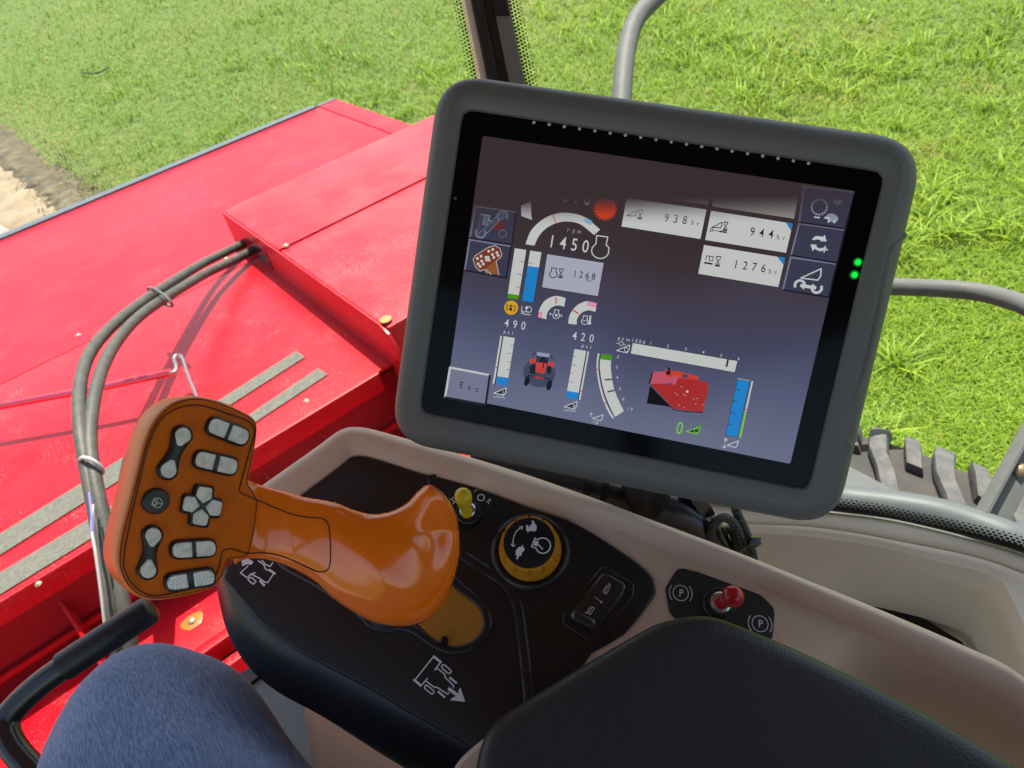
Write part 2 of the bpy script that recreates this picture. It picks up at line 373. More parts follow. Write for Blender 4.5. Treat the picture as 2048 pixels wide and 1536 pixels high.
for p_, c_ in ((.14, (62, 52, 58)), (.27, (70, 64, 80)), (.42, (70, 72, 98)), (.60, (88, 92, 122)), (.78, (106, 110, 138))):
    e_ = cr_.elements.new(p_); e_.color = (*srgb(*c_), 1)
N.links.new(rp.outputs[0], bs.inputs['Emission Color']); bs.inputs['Emission Strength'].default_value = EX
g = MB(); g.slab(MON, rounded(mpx([(966, 272), (1708, 382), (1580, 927), (893, 790)]), .0015, 3), [(0, -.001), (0, .0008)], bottom=True)
disp = g.out('display', mb_, mon)

H0 = .0008
def lay(k): return H0+.00007*k
Z2 = lambda x, y: (830+x/3.072, 220+y/3.072)
Z3 = lambda x, y: (1200+x/3.072, 220+y/3.072)
Z4 = lambda x, y: (800+x/3.84, 580+y/3.84)
Z5 = lambda x, y: (1150+x/3.593, 640+y/3.593)
Z0 = lambda x, y: (x, y)
class UI(MB):
    """flat display drawing: mats are collected on the fly"""
    def __init__(s, fr=None, z=Z0, lut=None, base=None):
        super().__init__(); s.z = z; s.fr = fr or MON; s.ms = []; s.lut = lut or E; s.hb = base
    def mi(s, m):
        if m not in s.ms: s.ms.append(m)
        return s.ms.index(m)
    def h(s, k): return lay(k) if s.hb is None else s.hb+.00007*k
    def q(s, P): return [s.fr.uv(*s.z(x, y)) for x, y in P]
    def pg(s, P, m, k=1, cat=0):
        P = s.q(P); P = catmull(P, cat) if cat else P
        return s.poly(s.fr, P, s.h(k), s.mi(m))
    def ln(s, P, w, m, k=2, closed=False, cat=0):
        P = s.q(P); P = catmull(P, cat, closed) if cat else P
        return s.line(s.fr, P, w, s.h(k), s.mi(m), closed)
    def ring(s, c, r, w, m, k=2, a0=0, a1=360, n=28):
        c = s.fr.uv(*s.z(*c)); A = [math.radians(a0+(a1-a0)*i/n) for i in range(n+1)]
        vs = []; 
        for a in A: vs += [s.fr.at(c[0]+(r-w/2)*math.cos(a), c[1]+(r-w/2)*math.sin(a), s.h(k)), s.fr.at(c[0]+(r+w/2)*math.cos(a), c[1]+(r+w/2)*math.sin(a), s.h(k))]
        return s.add(vs, [(2*i, 2*i+1, 2*i+3, 2*i+2) for i in range(n)], s.mi(m))
    def disc(s, c, r, m, k=2, n=22, sx=1, rot=0):
        c = s.fr.uv(*s.z(*c)); P = []
        for i in range(n):
            a = 2*math.pi*i/n; x, y = r*sx*math.cos(a), r*math.sin(a)
            P.append((c[0]+x*math.cos(rot)-y*math.sin(rot), c[1]+x*math.sin(rot)+y*math.cos(rot)))
        return s.poly(s.fr, P, s.h(k), s.mi(m))
    def band(s, O, I, m, k=1, n=20, closed=False):
        """strip between two smooth curves"""
        O = catmull(s.q(O), n, False); I = catmull(s.q(I), n, False); L = max(len(O), len(I))
        def rs(P):
            P = np.array(P); t = np.linspace(0, 1, len(P)); u = np.linspace(0, 1, L); return np.stack([np.interp(u, t, P[:, 0]), np.interp(u, t, P[:, 1])], 1)
        O, I = rs(O), rs(I)
        return s.loft([[s.fr.at(p[0], p[1], s.h(k)) for p in O], [s.fr.at(p[0], p[1], s.h(k)) for p in I]], s.mi(m))
    def txt(s, t, at, hgt, adv, m, k=3, rot=0, xs=.86):
        """at = baseline start in zoom px; hgt, adv in metres"""
        c = s.fr.uv(*s.z(*at)); ca, sa = math.cos(rot), math.sin(rot)
        for i, ch in enumerate(t):
            if ch == ' ': continue
            vs, fs = glyph(ch); P = []
            for x, y in vs:
                X = (x-.5*glyph_w(ch))*hgt*xs+adv*i+adv*.5; Y = y*hgt
                P.append(s.fr.at(c[0]+X*ca-Y*sa, c[1]+X*sa+Y*ca, s.h(k)))
            s.add(P, fs, s.mi(m))
        return s
    def done(s, name, parent, label=None):
        return s.out(name, [s.lut[m] for m in s.ms], parent, smooth=0, recalc=False, label=label, weld=False)
_gl = {}
def glyph(ch):
    if ch in _gl: return _gl[ch]
    cu = bpy.data.curves.new('g', 'FONT'); cu.body = ch; cu.size = 1.0/.72; cu.resolution_u = 4; cu.offset = .004
    ob = bpy.data.objects.new('g', cu); me = bpy.data.meshes.new_from_object(ob)
    vs = [(v.co.x, v.co.y) for v in me.vertices]; fs = [tuple(p.vertices) for p in me.polygons]
    bpy.data.objects.remove(ob); bpy.data.curves.remove(cu); bpy.data.meshes.remove(me)
    _gl[ch] = (vs, fs); return _gl[ch]
def glyph_w(ch):
    vs = glyph(ch)[0]; return max(v[0] for v in vs)+min(v[0] for v in vs)
mm = .001
def button(zf, P, face='btn', hi='btnhi', lo='btnlo', w=.0011):
    u = UI(z=zf); u.pg(P, face, 1)
    a, b_, c, d = P
    u.ln([d, a, b_], w, hi, 2); u.ln([b_, c, d], w, lo, 3); return u
def header_icon(u, P, m='icon', w=.0006, fill=None):
    """P: tip, top right, bottom right – a triangular header symbol with a rounded corner"""
    (x0, y0), (x1, y1), (x2, y2) = P
    Q = [(x0, y0), (x1, y1), (x1*.45+x2*.55, y1*.35+y2*.65), (x2-(x2-x0)*.12, y2), ]
    if fill: u.pg(Q, fill, 2)
    u.ln(Q, w, m, 3, closed=True); return u
def hourglass(u, c, s_, m='ink', w=.0005):
    x, y = c; t = .14
    def T(a, b_): return (x+s_*(a-b_*t), y+s_*(b_+a*t))
    u.ln([T(-.5, -1), T(.5, -1)], w*1.3, m); u.ln([T(-.5, 1), T(.5, 1)], w*1.3, m)
    u.ln([T(-.4, -1), T(-.4, -.6), T(0, 0), T(-.4, .6), T(-.4, 1)], w, m); u.ln([T(.4, -1), T(.4, -.6), T(0, 0), T(.4, .6), T(.4, 1)], w, m)
    u.pg([T(-.3, .95), T(.3, .95), T(0, .35)], m, 3); return u
def engine_icon(u, c, s_, m='icon', w=.0005, t=.14):
    x, y = c
    def T(a, b_): return (x+s_*(a-b_*t), y+s_*(b_+a*t))
    P = [T(-.55, -1), T(.55, -1), T(.5, -.2), T(.85, .05)]
    for i in range(9):
        a = math.radians(-20+i*27.5); P.append(T(.85*math.cos(a), .45+.75*math.sin(a)))
    P.append(T(-.5, -.2)); u.ln(P, w, m, 3, closed=True); return u
# buttons ------------------------------------------------------------
u = button(Z2, [(372, 592), (622, 628), (597, 828), (340, 785)])
u.ln([(405, 640), (462, 650), (455, 680), (490, 690)], .0005, 'steelc', 4); u.pg([(420, 645), (458, 650), (450, 712), (412, 705)], 'btnhi', 3)
em('dimred', 105, 42, 40); em('dimgrey', 92, 94, 104); u.pg([(470, 690), (520, 660), (555, 705), (545, 735), (470, 730)], 'dimred', 3); u.ring((540, 760), .0026, .0008, 'dimgrey', 5)
u.ln([(405, 768), (440, 740), (520, 660), (560, 640)], .0042, 'btnhi', 5); u.ln([(405, 768), (440, 740), (520, 660), (560, 640)], .0030, 'btn', 6)
u.ring((405, 755), .0034, .0014, 'btnhi', 7, 150, 400); u.ring((540, 655), .0036, .0014, 'btnhi', 7, -20, 240)
u.ln([(405, 640), (398, 700), (385, 760)], .0005, 'dimgrey', 5); u.done('button', disp, 'dark button with a wrench over a small machine')
u = button(Z2, [(338, 797), (592, 838), (562, 1032), (308, 985)])
hp = [(362, 935), (368, 905), (400, 875), (460, 840), (490, 832), (515, 840), (535, 880), (530, 900), (497, 925), (492, 940), (440, 985), (415, 965), (385, 972)]
hp = [(360, 925), (378, 895), (455, 840), (490, 832), (520, 848), (535, 885), (528, 905), (500, 925), (480, 955), (440, 985), (432, 990), (400, 992)]
u.ln([(440, 980), (470, 1012)], .0004, 'icon', 4); u.pg([(432, 975), (500, 925), (520, 1012), (452, 1005)], 'orange', 3)
u.pg([(358, 918), (372, 895), (450, 845), (492, 832), (522, 850), (536, 885), (528, 905), (505, 920), (430, 978), (402, 990), (375, 965)], 'brown', 4)
u.ln([(358, 918), (372, 895), (450, 845), (492, 832), (522, 850), (536, 885), (528, 905), (500, 928), (518, 1012)], .0004, 'white', 5)
u.ln([(358, 918), (375, 965), (402, 990), (430, 978), (445, 1005)], .0004, 'white', 5)
for x, y in ((455, 868), (480, 857), (385, 912), (408, 898), (478, 888), (486, 906), (505, 876), (512, 893), (438, 905), (452, 905), (442, 922), (458, 922), (412, 928), (422, 945), (390, 945), (402, 960)):
    u.disc((x, y), .00105, 'white', 6, 8)
u.done('button', disp, 'dark button with a small picture of the orange lever')
u = button(Z4, [(387, 594), (692, 652), (660, 880), (349, 822)], 'escb', 'eschi', 'ink', .0016)
u.txt('Esc', (440, 742), .0048, .0060, 'ink', rot=-.06, xs=.8); u.done('button', disp, 'pale Esc button')
u = button(Z3, [(1250, 470), (1560, 505), (1505, 730), (1222, 690)])
u.ring((1345, 597), .0046, .0006, 'steelc', 4)
for i in range(16):
    a = i*math.pi/8; u.ln([(1345+44*math.cos(a), 597+44*math.sin(a)), (1345+54*math.cos(a), 597+54*math.sin(a))], 0.0006, 'steelc', 5)
u.disc((1424, 663), .0026, 'steelc', 4, 14, 1.5, -.2); u.ln([(1380, 662), (1405, 664)], .0012, 'icon', 5); u.ln([(1405, 675), (1400, 690)], .0010, 'icon', 5); u.ln([(1440, 680), (1436, 693)], .0010, 'icon', 5)
u.ln([(1315, 658), (1345, 662)], .0009, 'icon', 5); u.pg([(1425, 545), (1450, 560), (1490, 548), (1480, 575), (1455, 588), (1435, 572)], 'btnhi', 4)
u.done('button', disp, 'dim button with a gear and a tortoise')
u = button(Z3, [(1222, 697), (1503, 738), (1455, 940), (1172, 893)])
u.band([(1300, 795), (1325, 775), (1370, 780)], [(1312, 800), (1335, 795), (1365, 805)], 'icon', 4); u.pg([(1378, 766), (1390, 808), (1350, 806)], 'icon', 5)
u.band([(1378, 850), (1355, 868), (1310, 850)], [(1368, 845), (1345, 850), (1322, 835)], 'icon', 4); u.pg([(1290, 825), (1330, 828), (1305, 868)], 'icon', 5)
u.ln([(1362, 852), (1395, 858)], .0009, 'icon', 5); u.ln([(1382, 838), (1374, 872)], .0009, 'icon', 5)
u.done('button', disp, 'dark button with two turning arrows')
u = button(Z3, [(1170, 905), (1452, 946), (1403, 1150), (1122, 1105)])
header_icon(u, [(1232, 1032), (1357, 975), (1350, 1045)], 'icon', .0008)
u.ln([(1235, 1078), (1320, 1092)], .0021, 'icon', 4); u.ring((1225, 1075), .0030, .0016, 'icon', 4, -40, 220+0); u.ring((1330, 1094), .0030, .0016, 'icon', 4, 140, 400)
u.done('button', disp, 'dark button with a header triangle above a wrench')
# hour panels ---------------------------------------------------------
def panel(zf, P, col='white', notch=None):
    u = UI(z=zf); u.pg(P, col, 1); u.ln(P, .0004, 'dark', 2, closed=True)
    if notch: u.pg(notch, 'blue', 1)
    return u
u = panel(Z3, [(163, 541), (655, 611), (618, 795), (130, 717)])
header_icon(u, [(165, 650), (228, 618), (222, 652)], 'ink', .0006); hourglass(u, (247, 642), 27)
u.txt('938', (378, 682), .0056, .0060, 'ink', rot=.02, xs=.82); u.txt('hr', (548, 705), .0034, .0038, 'dark', rot=0); u.done('hour_panel', disp, 'pale panel reading 938 hr')
u = panel(Z3, [(680, 618), (1143, 690), (1175, 740), (1143, 880), (643, 800)], 'white', [(1145, 690), (1182, 698), (1176, 738)])
header_icon(u, [(685, 722), (750, 690), (745, 724)], 'ink', .0006); hourglass(u, (770, 715), 25); u.ring((684, 738), .0009, .0005, 'ink', 3); u.ln([(692, 740), (735, 746)], .0004, 'ink'); u.ln([(735, 746), (775, 752)], .0010, 'ink')
u.txt('944', (902, 768), .0056, .0060, 'ink', rot=.02, xs=.82); u.txt('hr', (1072, 793), .0034, .0038, 'dark'); u.done('hour_panel', disp, 'pale panel reading 944 hr')
u = panel(Z3, [(637, 827), (1090, 900), (1128, 950), (1095, 1090), (600, 1007)], 'white', [(1092, 900), (1135, 907), (1129, 948)])
u.ln([(648, 918), (655, 895), (672, 898), (670, 925), (690, 928), (696, 902), (676, 898)], .0005, 'ink'); u.ln([(642, 938), (688, 946)], .0011, 'ink'); hourglass(u, (724, 930), 29)
u.txt('1276', (802, 968), .0056, .0060, 'ink', rot=.02, xs=.82); u.txt('hr', (1022, 1002), .0034, .0038, 'dark'); u.done('hour_panel', disp, 'pale panel reading 1276 hr')
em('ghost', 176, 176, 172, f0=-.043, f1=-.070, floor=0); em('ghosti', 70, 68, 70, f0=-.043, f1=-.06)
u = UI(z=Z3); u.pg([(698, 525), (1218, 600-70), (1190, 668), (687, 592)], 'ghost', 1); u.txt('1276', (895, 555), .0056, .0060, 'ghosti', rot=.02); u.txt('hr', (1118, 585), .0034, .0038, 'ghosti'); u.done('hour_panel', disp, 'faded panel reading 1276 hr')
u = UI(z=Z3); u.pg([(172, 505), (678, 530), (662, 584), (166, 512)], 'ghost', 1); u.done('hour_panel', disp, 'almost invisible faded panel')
u = panel(Z2, [(812, 884), (1162, 938), (1125, 1145), (780, 1090)], 'grey')
engine_icon(u, (852, 998), 27, 'ink', .0006); hourglass(u, (897, 1003), 26); u.txt('1268', (962, 1022), .0046, .0043, 'ink', rot=.02, xs=.86); u.txt('hr', (1050, 1055), .0027, .0024, 'ink'); u.done('hour_panel', disp, 'lilac panel reading 1268 hr')
# engine speed gauge
u = UI(z=Z2)
u.band([(680, 825), (712, 745), (775, 680), (850, 642), (935, 632), (1040, 657), (1138, 735)], [(735, 833), (762, 775), (810, 725), (870, 695), (935, 685), (1015, 702), (1100, 768)], 'white', 1)
u.ln([(850, 658), (868, 697)], .0007, 'red', 2); u.pg([(1046, 658), (1090, 683), (1078, 708), (1034, 684)], 'paleblue', 2)
u.ln([(850, 645), (856, 660)], .0005, 'ink', 3)
u.txt('rpm', (925, 745), .0030, .0038, 'steelc', rot=0); u.txt('1450', (803, 838), .0085, .0078, 'white', rot=.015, xs=.8); engine_icon(u, (1142, 838), 62, 'icon', .0007)
u.done('speed_gauge', disp, 'arc gauge reading 1450 rpm')
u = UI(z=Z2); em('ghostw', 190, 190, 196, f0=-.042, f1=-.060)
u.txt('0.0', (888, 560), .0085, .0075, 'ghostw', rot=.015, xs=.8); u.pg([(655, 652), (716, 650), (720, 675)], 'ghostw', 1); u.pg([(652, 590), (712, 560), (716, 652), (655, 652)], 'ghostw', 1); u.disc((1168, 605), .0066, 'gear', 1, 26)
for i in range(24):
    a = i*math.pi/12; c = (1168+56*math.cos(a), 605+56*math.sin(a)); u.ln([c, (1168+72*math.cos(a), 605+72*math.sin(a))], .0009, 'gear', 2)
u.disc((1165, 600), .0012, 'red', 3, 10); u.done('gear_symbol', disp, 'fading orange gear beside a cut off 0.0')
# fuel bars
u = UI(z=Z2); u.pg([(613, 848), (687, 858), (636, 1166), (566, 1157)], 'white', 1); u.pg([(571, 1127), (643, 1138), (637, 1166), (566, 1157)], 'green', 2)
for y in (0, 78, 155): u.ln([(646-y*.17, 930+y), (678-y*.17, 936+y)], .0004, 'tick', 3)
u.ln([(613, 848), (687, 858), (636, 1166), (566, 1157)], .0003, 'dark', 3, closed=True)
u.disc((592, 1214), .0050, 'orange' if 0 else 'yellow', 1, 22); u.pg([(580, 1192), (603, 1195), (600, 1238), (577, 1234)], 'dark', 2); u.ln([(580, 1192), (603, 1195), (600, 1238), (577, 1234)], .0007, 'yellow', 3, closed=True)
u.ln([(583, 1208), (601, 1211)], .0006, 'yellow', 4); u.ln([(568, 1190), (566, 1232)], .0007, 'dark', 3); u.ln([(608, 1200), (618, 1210), (614, 1232), (606, 1236)], .0006, 'dark', 3)
u.done('bar_gauge', disp, 'white fuel bar, green at its foot')
u = UI(z=Z2); u.pg([(708, 862), (780, 873), (728, 1184), (657, 1172)], 'white', 1); u.pg([(693, 957), (764, 968), (728, 1184), (657, 1172)], 'blue', 2)
for y in (0, 78, 155): u.ln([(695-y*.17, 938+y), (722-y*.17, 942+y)], .0004, 'tick', 3)
u.ln([(708, 862), (780, 873), (728, 1184), (657, 1172)], .0003, 'dark', 3, closed=True)
u.ln([(658, 1205), (656, 1250), (672, 1245), (660, 1232)], .0005, 'icon', 2); u.disc((688, 1214), .0011, 'icon', 2, 10); u.ring((700, 1225), .0020, .0005, 'icon', 2); u.ln([(668, 1252), (678, 1258), (688, 1252), (698, 1260), (710, 1254)], .0005, 'icon', 2); u.ln([(676, 1238), (700, 1240)], .0005, 'icon', 2)
u.done('bar_gauge', disp, 'white bar with a tall blue fill')
for O_, I_, rl, pk, ec, tx, lb in (
    ([(756, 1272), (765, 1225), (795, 1175), (835, 1150), (875, 1142), (927, 1155)], [(808, 1285), (812, 1250), (830, 1222), (855, 1205), (882, 1200), (917, 1208)], [(867, 1152), (868, 1188)], [(762, 1240), (782, 1243), (780, 1278), (757, 1272)], (869, 1252), 0, 'small arc gauge with a pink lower end'),
    ([(942, 1312), (950, 1262), (980, 1215), (1015, 1188), (1060, 1174), (1118, 1187)], [(994, 1318), (996, 1285), (1015, 1255), (1040, 1237), (1070, 1230), (1108, 1240)], [(972, 1230), (1005, 1250)], [(1064, 1174), (1118, 1187), (1113, 1210), (1060, 1200)], (1045, 1288), 1, 'small arc gauge with a pink upper end')):
    u = UI(z=Z2); u.band(O_, I_, 'white', 1, 6); u.ln(rl, .0008, 'red' if tx else 'red', 3); u.pg(pk, 'pink', 2); u.ln(pk, .0003, 'redlight', 3, closed=True)
    engine_icon(u, ec, 24, 'icon', .0005)
    if tx: u.ln([(1078, 1265), (1075, 1300)], .0012, 'icon', 2); u.disc((1073, 1308), .0012, 'icon', 2, 10); u.ln([(1030, 1292), (1040, 1297), (1050, 1290), (1060, 1297)], .0004, 'icon', 4)
    else:
        u.ln([(828, 1252), (842, 1254)], .0004, 'icon', 2); u.ln([(834, 1245), (828, 1252), (834, 1260)], .0004, 'icon', 2); u.ln([(890, 1262), (904, 1264)], .0004, 'icon', 2); u.ln([(898, 1256), (904, 1264), (897, 1270)], .0004, 'icon', 2); u.disc((869, 1260), .0010, 'icon', 4, 8)
    u.done('arc_gauge', disp, lb)
# pressure bars
u = UI(z=Z4); u.txt('490', (786, 277), .0058, .0060, 'icon', rot=.02, xs=.8); u.txt('psi', (790, 328), .0026, .0028, 'icon')
u.pg([(773, 350), (787, 352), (727, 718), (713, 716)], 'white', 1); u.pg([(797, 353), (883, 368), (823, 736), (737, 722)], 'white', 1); u.pg([(748, 660), (835, 673), (823, 736), (737, 722)], 'blue', 2)
for x, y in ((868, 425), (848, 486), (848, 550), (835, 610)): u.ln([(x-15, y-2), (x+8, y+1)], .0004, 'tick', 3)
u.ln([(733, 592), (748, 595)], .0008, 'red', 2); u.ln([(791, 352), (732, 720)], .0008, 'dark', 2)
header_icon(u, [(722, 790), (817, 750), (809, 806)], 'icon', .0006, 'dark'); u.txt('L', (776, 798), .0030, .004, 'icon'); u.ln([(718, 815), (735, 825), (750, 813), (772, 826), (788, 818), (806, 832)], .0004, 'icon', 2)
u.done('pressure_bar', disp, 'pressure bar under 490 psi')
u = UI(z=Z4); u.txt('420', (1305, 374), .0058, .0060, 'icon', rot=.02, xs=.8); u.txt('psi', (1388, 436), .0026, .0028, 'icon')
u.pg([(1341, 452), (1431, 467), (1364, 839), (1274, 825)], 'white', 1); u.pg([(1283, 772), (1373, 787), (1364, 839), (1274, 825)], 'blue', 2); u.pg([(1440, 470), (1453, 472), (1386, 843), (1373, 840)], 'white', 1)
for x, y in ((1338, 508), (1340, 575), (1315, 637), (1318, 704)): u.ln([(x-15, y-2), (x+10, y+2)], .0004, 'tick', 3)
u.ln([(1384, 773), (1402, 776)], .0008, 'red', 2); u.ln([(1436, 470), (1369, 840)], .0008, 'dark', 2)
header_icon(u, [(1262, 894), (1362, 855), (1352, 912)], 'icon', .0006, 'dark'); u.txt('R', (1318, 902), .0030, .004, 'icon'); u.ln([(1260, 918), (1278, 928), (1295, 917), (1315, 930), (1332, 922), (1350, 935)], .0004, 'icon', 2)
u.done('pressure_bar', disp, 'pressure bar under 420 psi')
# tractor picture (zoom of 1040..1140 x 660..790, scale 11.82)
Z6 = lambda x, y: (1040+x/11.82, 660+y/11.82)
em('shade', 66, 74, 100); em('roofc', 150, 165, 195); em('redpic', 215, 66, 52); em('reddk', 150, 42, 40)
u = UI(z=Z6); u.disc((460, 1010), .0105, 'shade', 0.4, 24, 1.1)
u.pg([(235, 860), (360, 780), (370, 1060), (230, 1010)], 'ink', 1.2); u.pg([(640, 870), (760, 840), (735, 1020), (670, 1040), (640, 1000)], 'ink', 1.2)
u.pg([(230, 700), (380, 660), (385, 760), (230, 800)], 'redpic', 2); u.pg([(670, 740), (800, 770), (790, 890), (660, 820)], 'redpic', 2)
u.pg([(385, 545), (420, 520), (700, 560), (712, 590), (690, 640), (430, 610)], 'roofc', 3); u.pg([(420, 620), (670, 655), (640, 780), (400, 740)], 'shade', 2.5); u.ln([(420, 620), (670, 655), (640, 780), (400, 740)], .0006, 'black', 3, closed=True)
u.pg([(390, 760), (600, 760), (635, 820), (580, 1025), (370, 985)], 'redpic', 4); u.pg([(410, 940), (455, 945), (450, 968), (405, 962)], 'reddk', 5); u.pg([(510, 950), (555, 958), (550, 980), (500, 973)], 'reddk', 5); u.ln([(565, 770), (550, 890)], .0008, 'ink', 5); u.disc((545, 720), .0022, 'ink', 4, 12, 1.3)
u.ln([(300, 600), (320, 550), (390, 550)], .0006, 'ink', 3); u.ln([(715, 605), (755, 620), (765, 680)], .0006, 'ink', 3)
u.ln([(190, 1065), (720, 1155)], .0007, 'ink', 3); u.ln([(360, 1105), (545, 1140)], .0012, 'red', 4); u.pg([(380, 1000), (560, 1020), (545, 1130), (380, 1110)], 'shade', 2)
u.ln([(200, 1060), (185, 1110)], .0007, 'ink', 3); u.ln([(718, 1150), (708, 1210)], .0007, 'ink', 3)
u.disc((170, 1200), .0038, 'black', 4, 18, .5, -.12); u.disc((695, 1300), .0038, 'black', 4, 18, .5, -.12)
u.done('tractor_picture', disp, 'little picture of a red windrower seen from above')
# curved tilt gauge
u = UI(z=Z4)
u.band([(1545, 488), (1533, 560), (1540, 650), (1562, 760), (1600, 870), (1648, 975)], [(1632, 500), (1620, 560), (1624, 640), (1640, 740), (1672, 830), (1720, 928)], 'white', 1, 6)
u.band([(1520, 485), (1510, 560), (1515, 650), (1538, 770), (1578, 890), (1632, 988)], [(1533, 487), (1523, 560), (1528, 650), (1551, 765), (1590, 880), (1643, 978)], 'white', 1, 6)
u.band([(1539, 487), (1528, 560), (1534, 650), (1556, 762), (1594, 874), (1646, 978)], [(1546, 488), (1535, 560), (1541, 650), (1563, 760), (1601, 870), (1651, 974)], 'dark', 2, 6)
u.pg([(1545, 488), (1632, 500), (1624, 541), (1536, 530)], 'green', 3); u.ln([(1575, 687), (1632, 684)], .0012, 'tick', 3); u.ln([(1597, 780), (1648, 768)], .0012, 'tick', 3)
u.ln([(1511, 610), (1527, 611)], .0007, 'red', 3); u.ln([(1565, 872), (1580, 867)], .0007, 'red', 3)
for t, x, y in (('0', 1658, 520), ('2', 1650, 598), ('4', 1652, 678), ('6', 1673, 764), ('8', 1700, 844), ('10', 1735, 916)): u.txt(t, (x, y), .0022, .0026, 'icon')
header_icon(u, [(1482, 985), (1560, 955), (1548, 1003)], 'icon', .0005); u.ln([(1478, 980), (1466, 942)], .0004, 'icon'); u.ln([(1456, 955), (1466, 942), (1480, 950)], .0004, 'icon'); u.ln([(1484, 1008), (1518, 1022)], .0004, 'icon'); u.ln([(1508, 1030), (1518, 1022), (1516, 1008)], .0004, 'icon')
u.done('tilt_gauge', disp, 'curved white gauge numbered 0 to 10')
# header pressure bar
u = UI(z=Z5); u.pg([(413, 162), (1168, 292), (1148, 376), (398, 241)], 'white', 1); u.ln([(413, 162), (1168, 292), (1148, 376), (398, 241)], .0004, 'dark', 2, closed=True); u.ln([(1098, 284), (1088, 332)], .0013, 'dark', 3)
u.txt('psi', (302, 138), .0026, .0026, 'icon'); u.txt('x1000', (372, 149), .0025, .0026, 'icon')
for t, x, y in (('1', 530, 173), ('2', 653, 193), ('3', 781, 216), ('4', 907, 238), ('5', 1034, 261), ('6', 1160, 284)): u.txt(t, (x, y), .0022, .0024, 'icon')
header_icon(u, [(300, 218), (393, 178), (383, 235)], 'icon', .0006, 'dark'); u.ring((368, 212), .0013, .0005, 'icon', 4, 30, 330); u.ring((332, 168), .0014, .0004, 'icon', 3); u.ln([(298, 165), (318, 168)], .0004, 'icon'); u.ln([(345, 172), (364, 176)], .0004, 'icon')
u.done('pressure_scale', disp, 'long white bar numbered 1 to 6')
# lift bar
u = UI(z=Z5); u.pg([(1167, 422), (1255, 437), (1166, 841), (1079, 825)], 'blue', 1); u.ln([(1167, 420), (1255, 435)], .0006, 'white', 2); u.pg([(1268, 436), (1279, 438), (1191, 846), (1177, 843)], 'white', 1)
u.pg([(1222, 650), (1233, 652), (1191, 846), (1177, 843)], 'lime', 2); u.ln([(1221, 640), (1235, 643)], .0008, 'red', 3)
for x, y in ((1166, 500), (1148, 582), (1130, 665), (1112, 748)): u.ln([(x-16, y-3), (x+20, y+4)], .0004, 'ink', 3)
u.ln([(1167, 422), (1255, 437), (1166, 841), (1079, 825)], .0003, 'dark', 3, closed=True)
header_icon(u, [(1092, 898), (1172, 866), (1160, 914)], 'icon', .0006); u.ln([(1082, 850), (1078, 875)], .0005, 'icon'); u.ln([(1070, 862), (1082, 848), (1094, 864)], .0005, 'icon'); u.ln([(1076, 888), (1072, 916)], .0005, 'icon'); u.ln([(1060, 904), (1071, 917), (1084, 908)], .0005, 'icon')
u.done('lift_gauge', disp, 'tall blue bar with a thin lime strip')
# mower picture with its pale halo
em('halo1', 112, 118, 148); em('halo2', 124, 130, 160); em('redpink', 200, 88, 110); em('redmid', 176, 44, 42)
u = UI(z=Z5)
u.pg([(553, 368), (700, 372), (720, 450), (540, 458)], 'redpink', 2); u.pg([(700, 400), (740, 395), (780, 470), (700, 460)], 'redpink', 2.5)
u.pg([(540, 455), (720, 462), (740, 415), (880, 430), (950, 445), (958, 490), (940, 560), (918, 662), (780, 645), (705, 635)], 'redmid', 3)
u.pg([(645, 355), (760, 370), (885, 405), (880, 435), (740, 418), (655, 405)], 'redpic', 2.2); u.pg([(770, 385), (815, 392), (805, 418), (775, 410)], 'shade', 4); u.ln([(675, 345), (678, 385)], .0014, 'ink', 4); u.disc((670, 378), .0016, 'ink', 4, 10)
u.pg([(540, 470), (705, 637), (670, 620), (515, 597)], 'black', 2.6); u.pg([(555, 366), (562, 372), (540, 455), (528, 455)], 'black', 2.7); u.ln([(740, 480), (955, 490)], .0004, 'reddk', 4); u.ln([(700, 640), (790, 655), (915, 662)], .0007, 'ink', 4)
u.disc((806, 512), .0009, 'white', 5, 8)
for x, y in ((722, 523), (780, 532), (748, 608), (780, 626), (765, 478), (853, 565), (875, 562), (866, 600), (920, 605), (790, 540), (735, 535)): u.disc((x, y), .00035, 'white', 5, 6)
u.done('mower_picture', disp, 'little picture of the red mower seen from its side')
u = UI(z=Z5); u.txt('0', (702, 808), .0092, .0080, 'lime', rot=.0, xs=.72); header_icon(u, [(800, 798), (897, 765), (888, 815)], 'lime', .0006, 'dark'); u.ring((870, 792), .0014, .0004, 'lime', 4, 30, 330)
em('autog', 70, 140, 40); u.txt('AUTO', (808, 752), .0026, .0028, 'autog', rot=-.03); u.txt('rpm', (798, 832), .0030, .0034, 'autog'); u.done('speed_readout', disp, 'green figure 0 rpm')
# status lights and sensor pips
L1 = bpy.data.materials.new('green_light'); L1.use_nodes = True; bb = L1.node_tree.nodes['Principled BSDF']; bb.inputs['Base Color'].default_value = (0, .05, .005, 1); bb.inputs['Emission Color'].default_value = (.0, 1, .04, 1); bb.inputs['Emission Strength'].default_value = .7
L2 = bpy.data.materials.new('green_light_glow'); L2.use_nodes = True; bb = L2.node_tree.nodes['Principled BSDF']; bb.inputs['Base Color'].default_value = (0, .02, .002, 1); bb.inputs['Emission Color'].default_value = (0, .2, .01, 1); bb.inputs['Emission Strength'].default_value = .3
for x, y in ((1583, 935), (1562, 1012)):
    c = MON.uv(*Z3(x, y)); g = MB(); g.lathe(MON, c, [(.0030, .0006), (.0022, .0009)], 20, 1); g.lathe(MON, c, [(.0017, .0009), (.0014, .0014), (.0006, .0018)], 16, 0); g.out('status_light', [L1, L2], mon)
P0, P1 = np.array([1068, 240.5]), np.array([1617, 322.])
M['pip'] = mat('sensor_pip', (.60, .53, .50), .35)
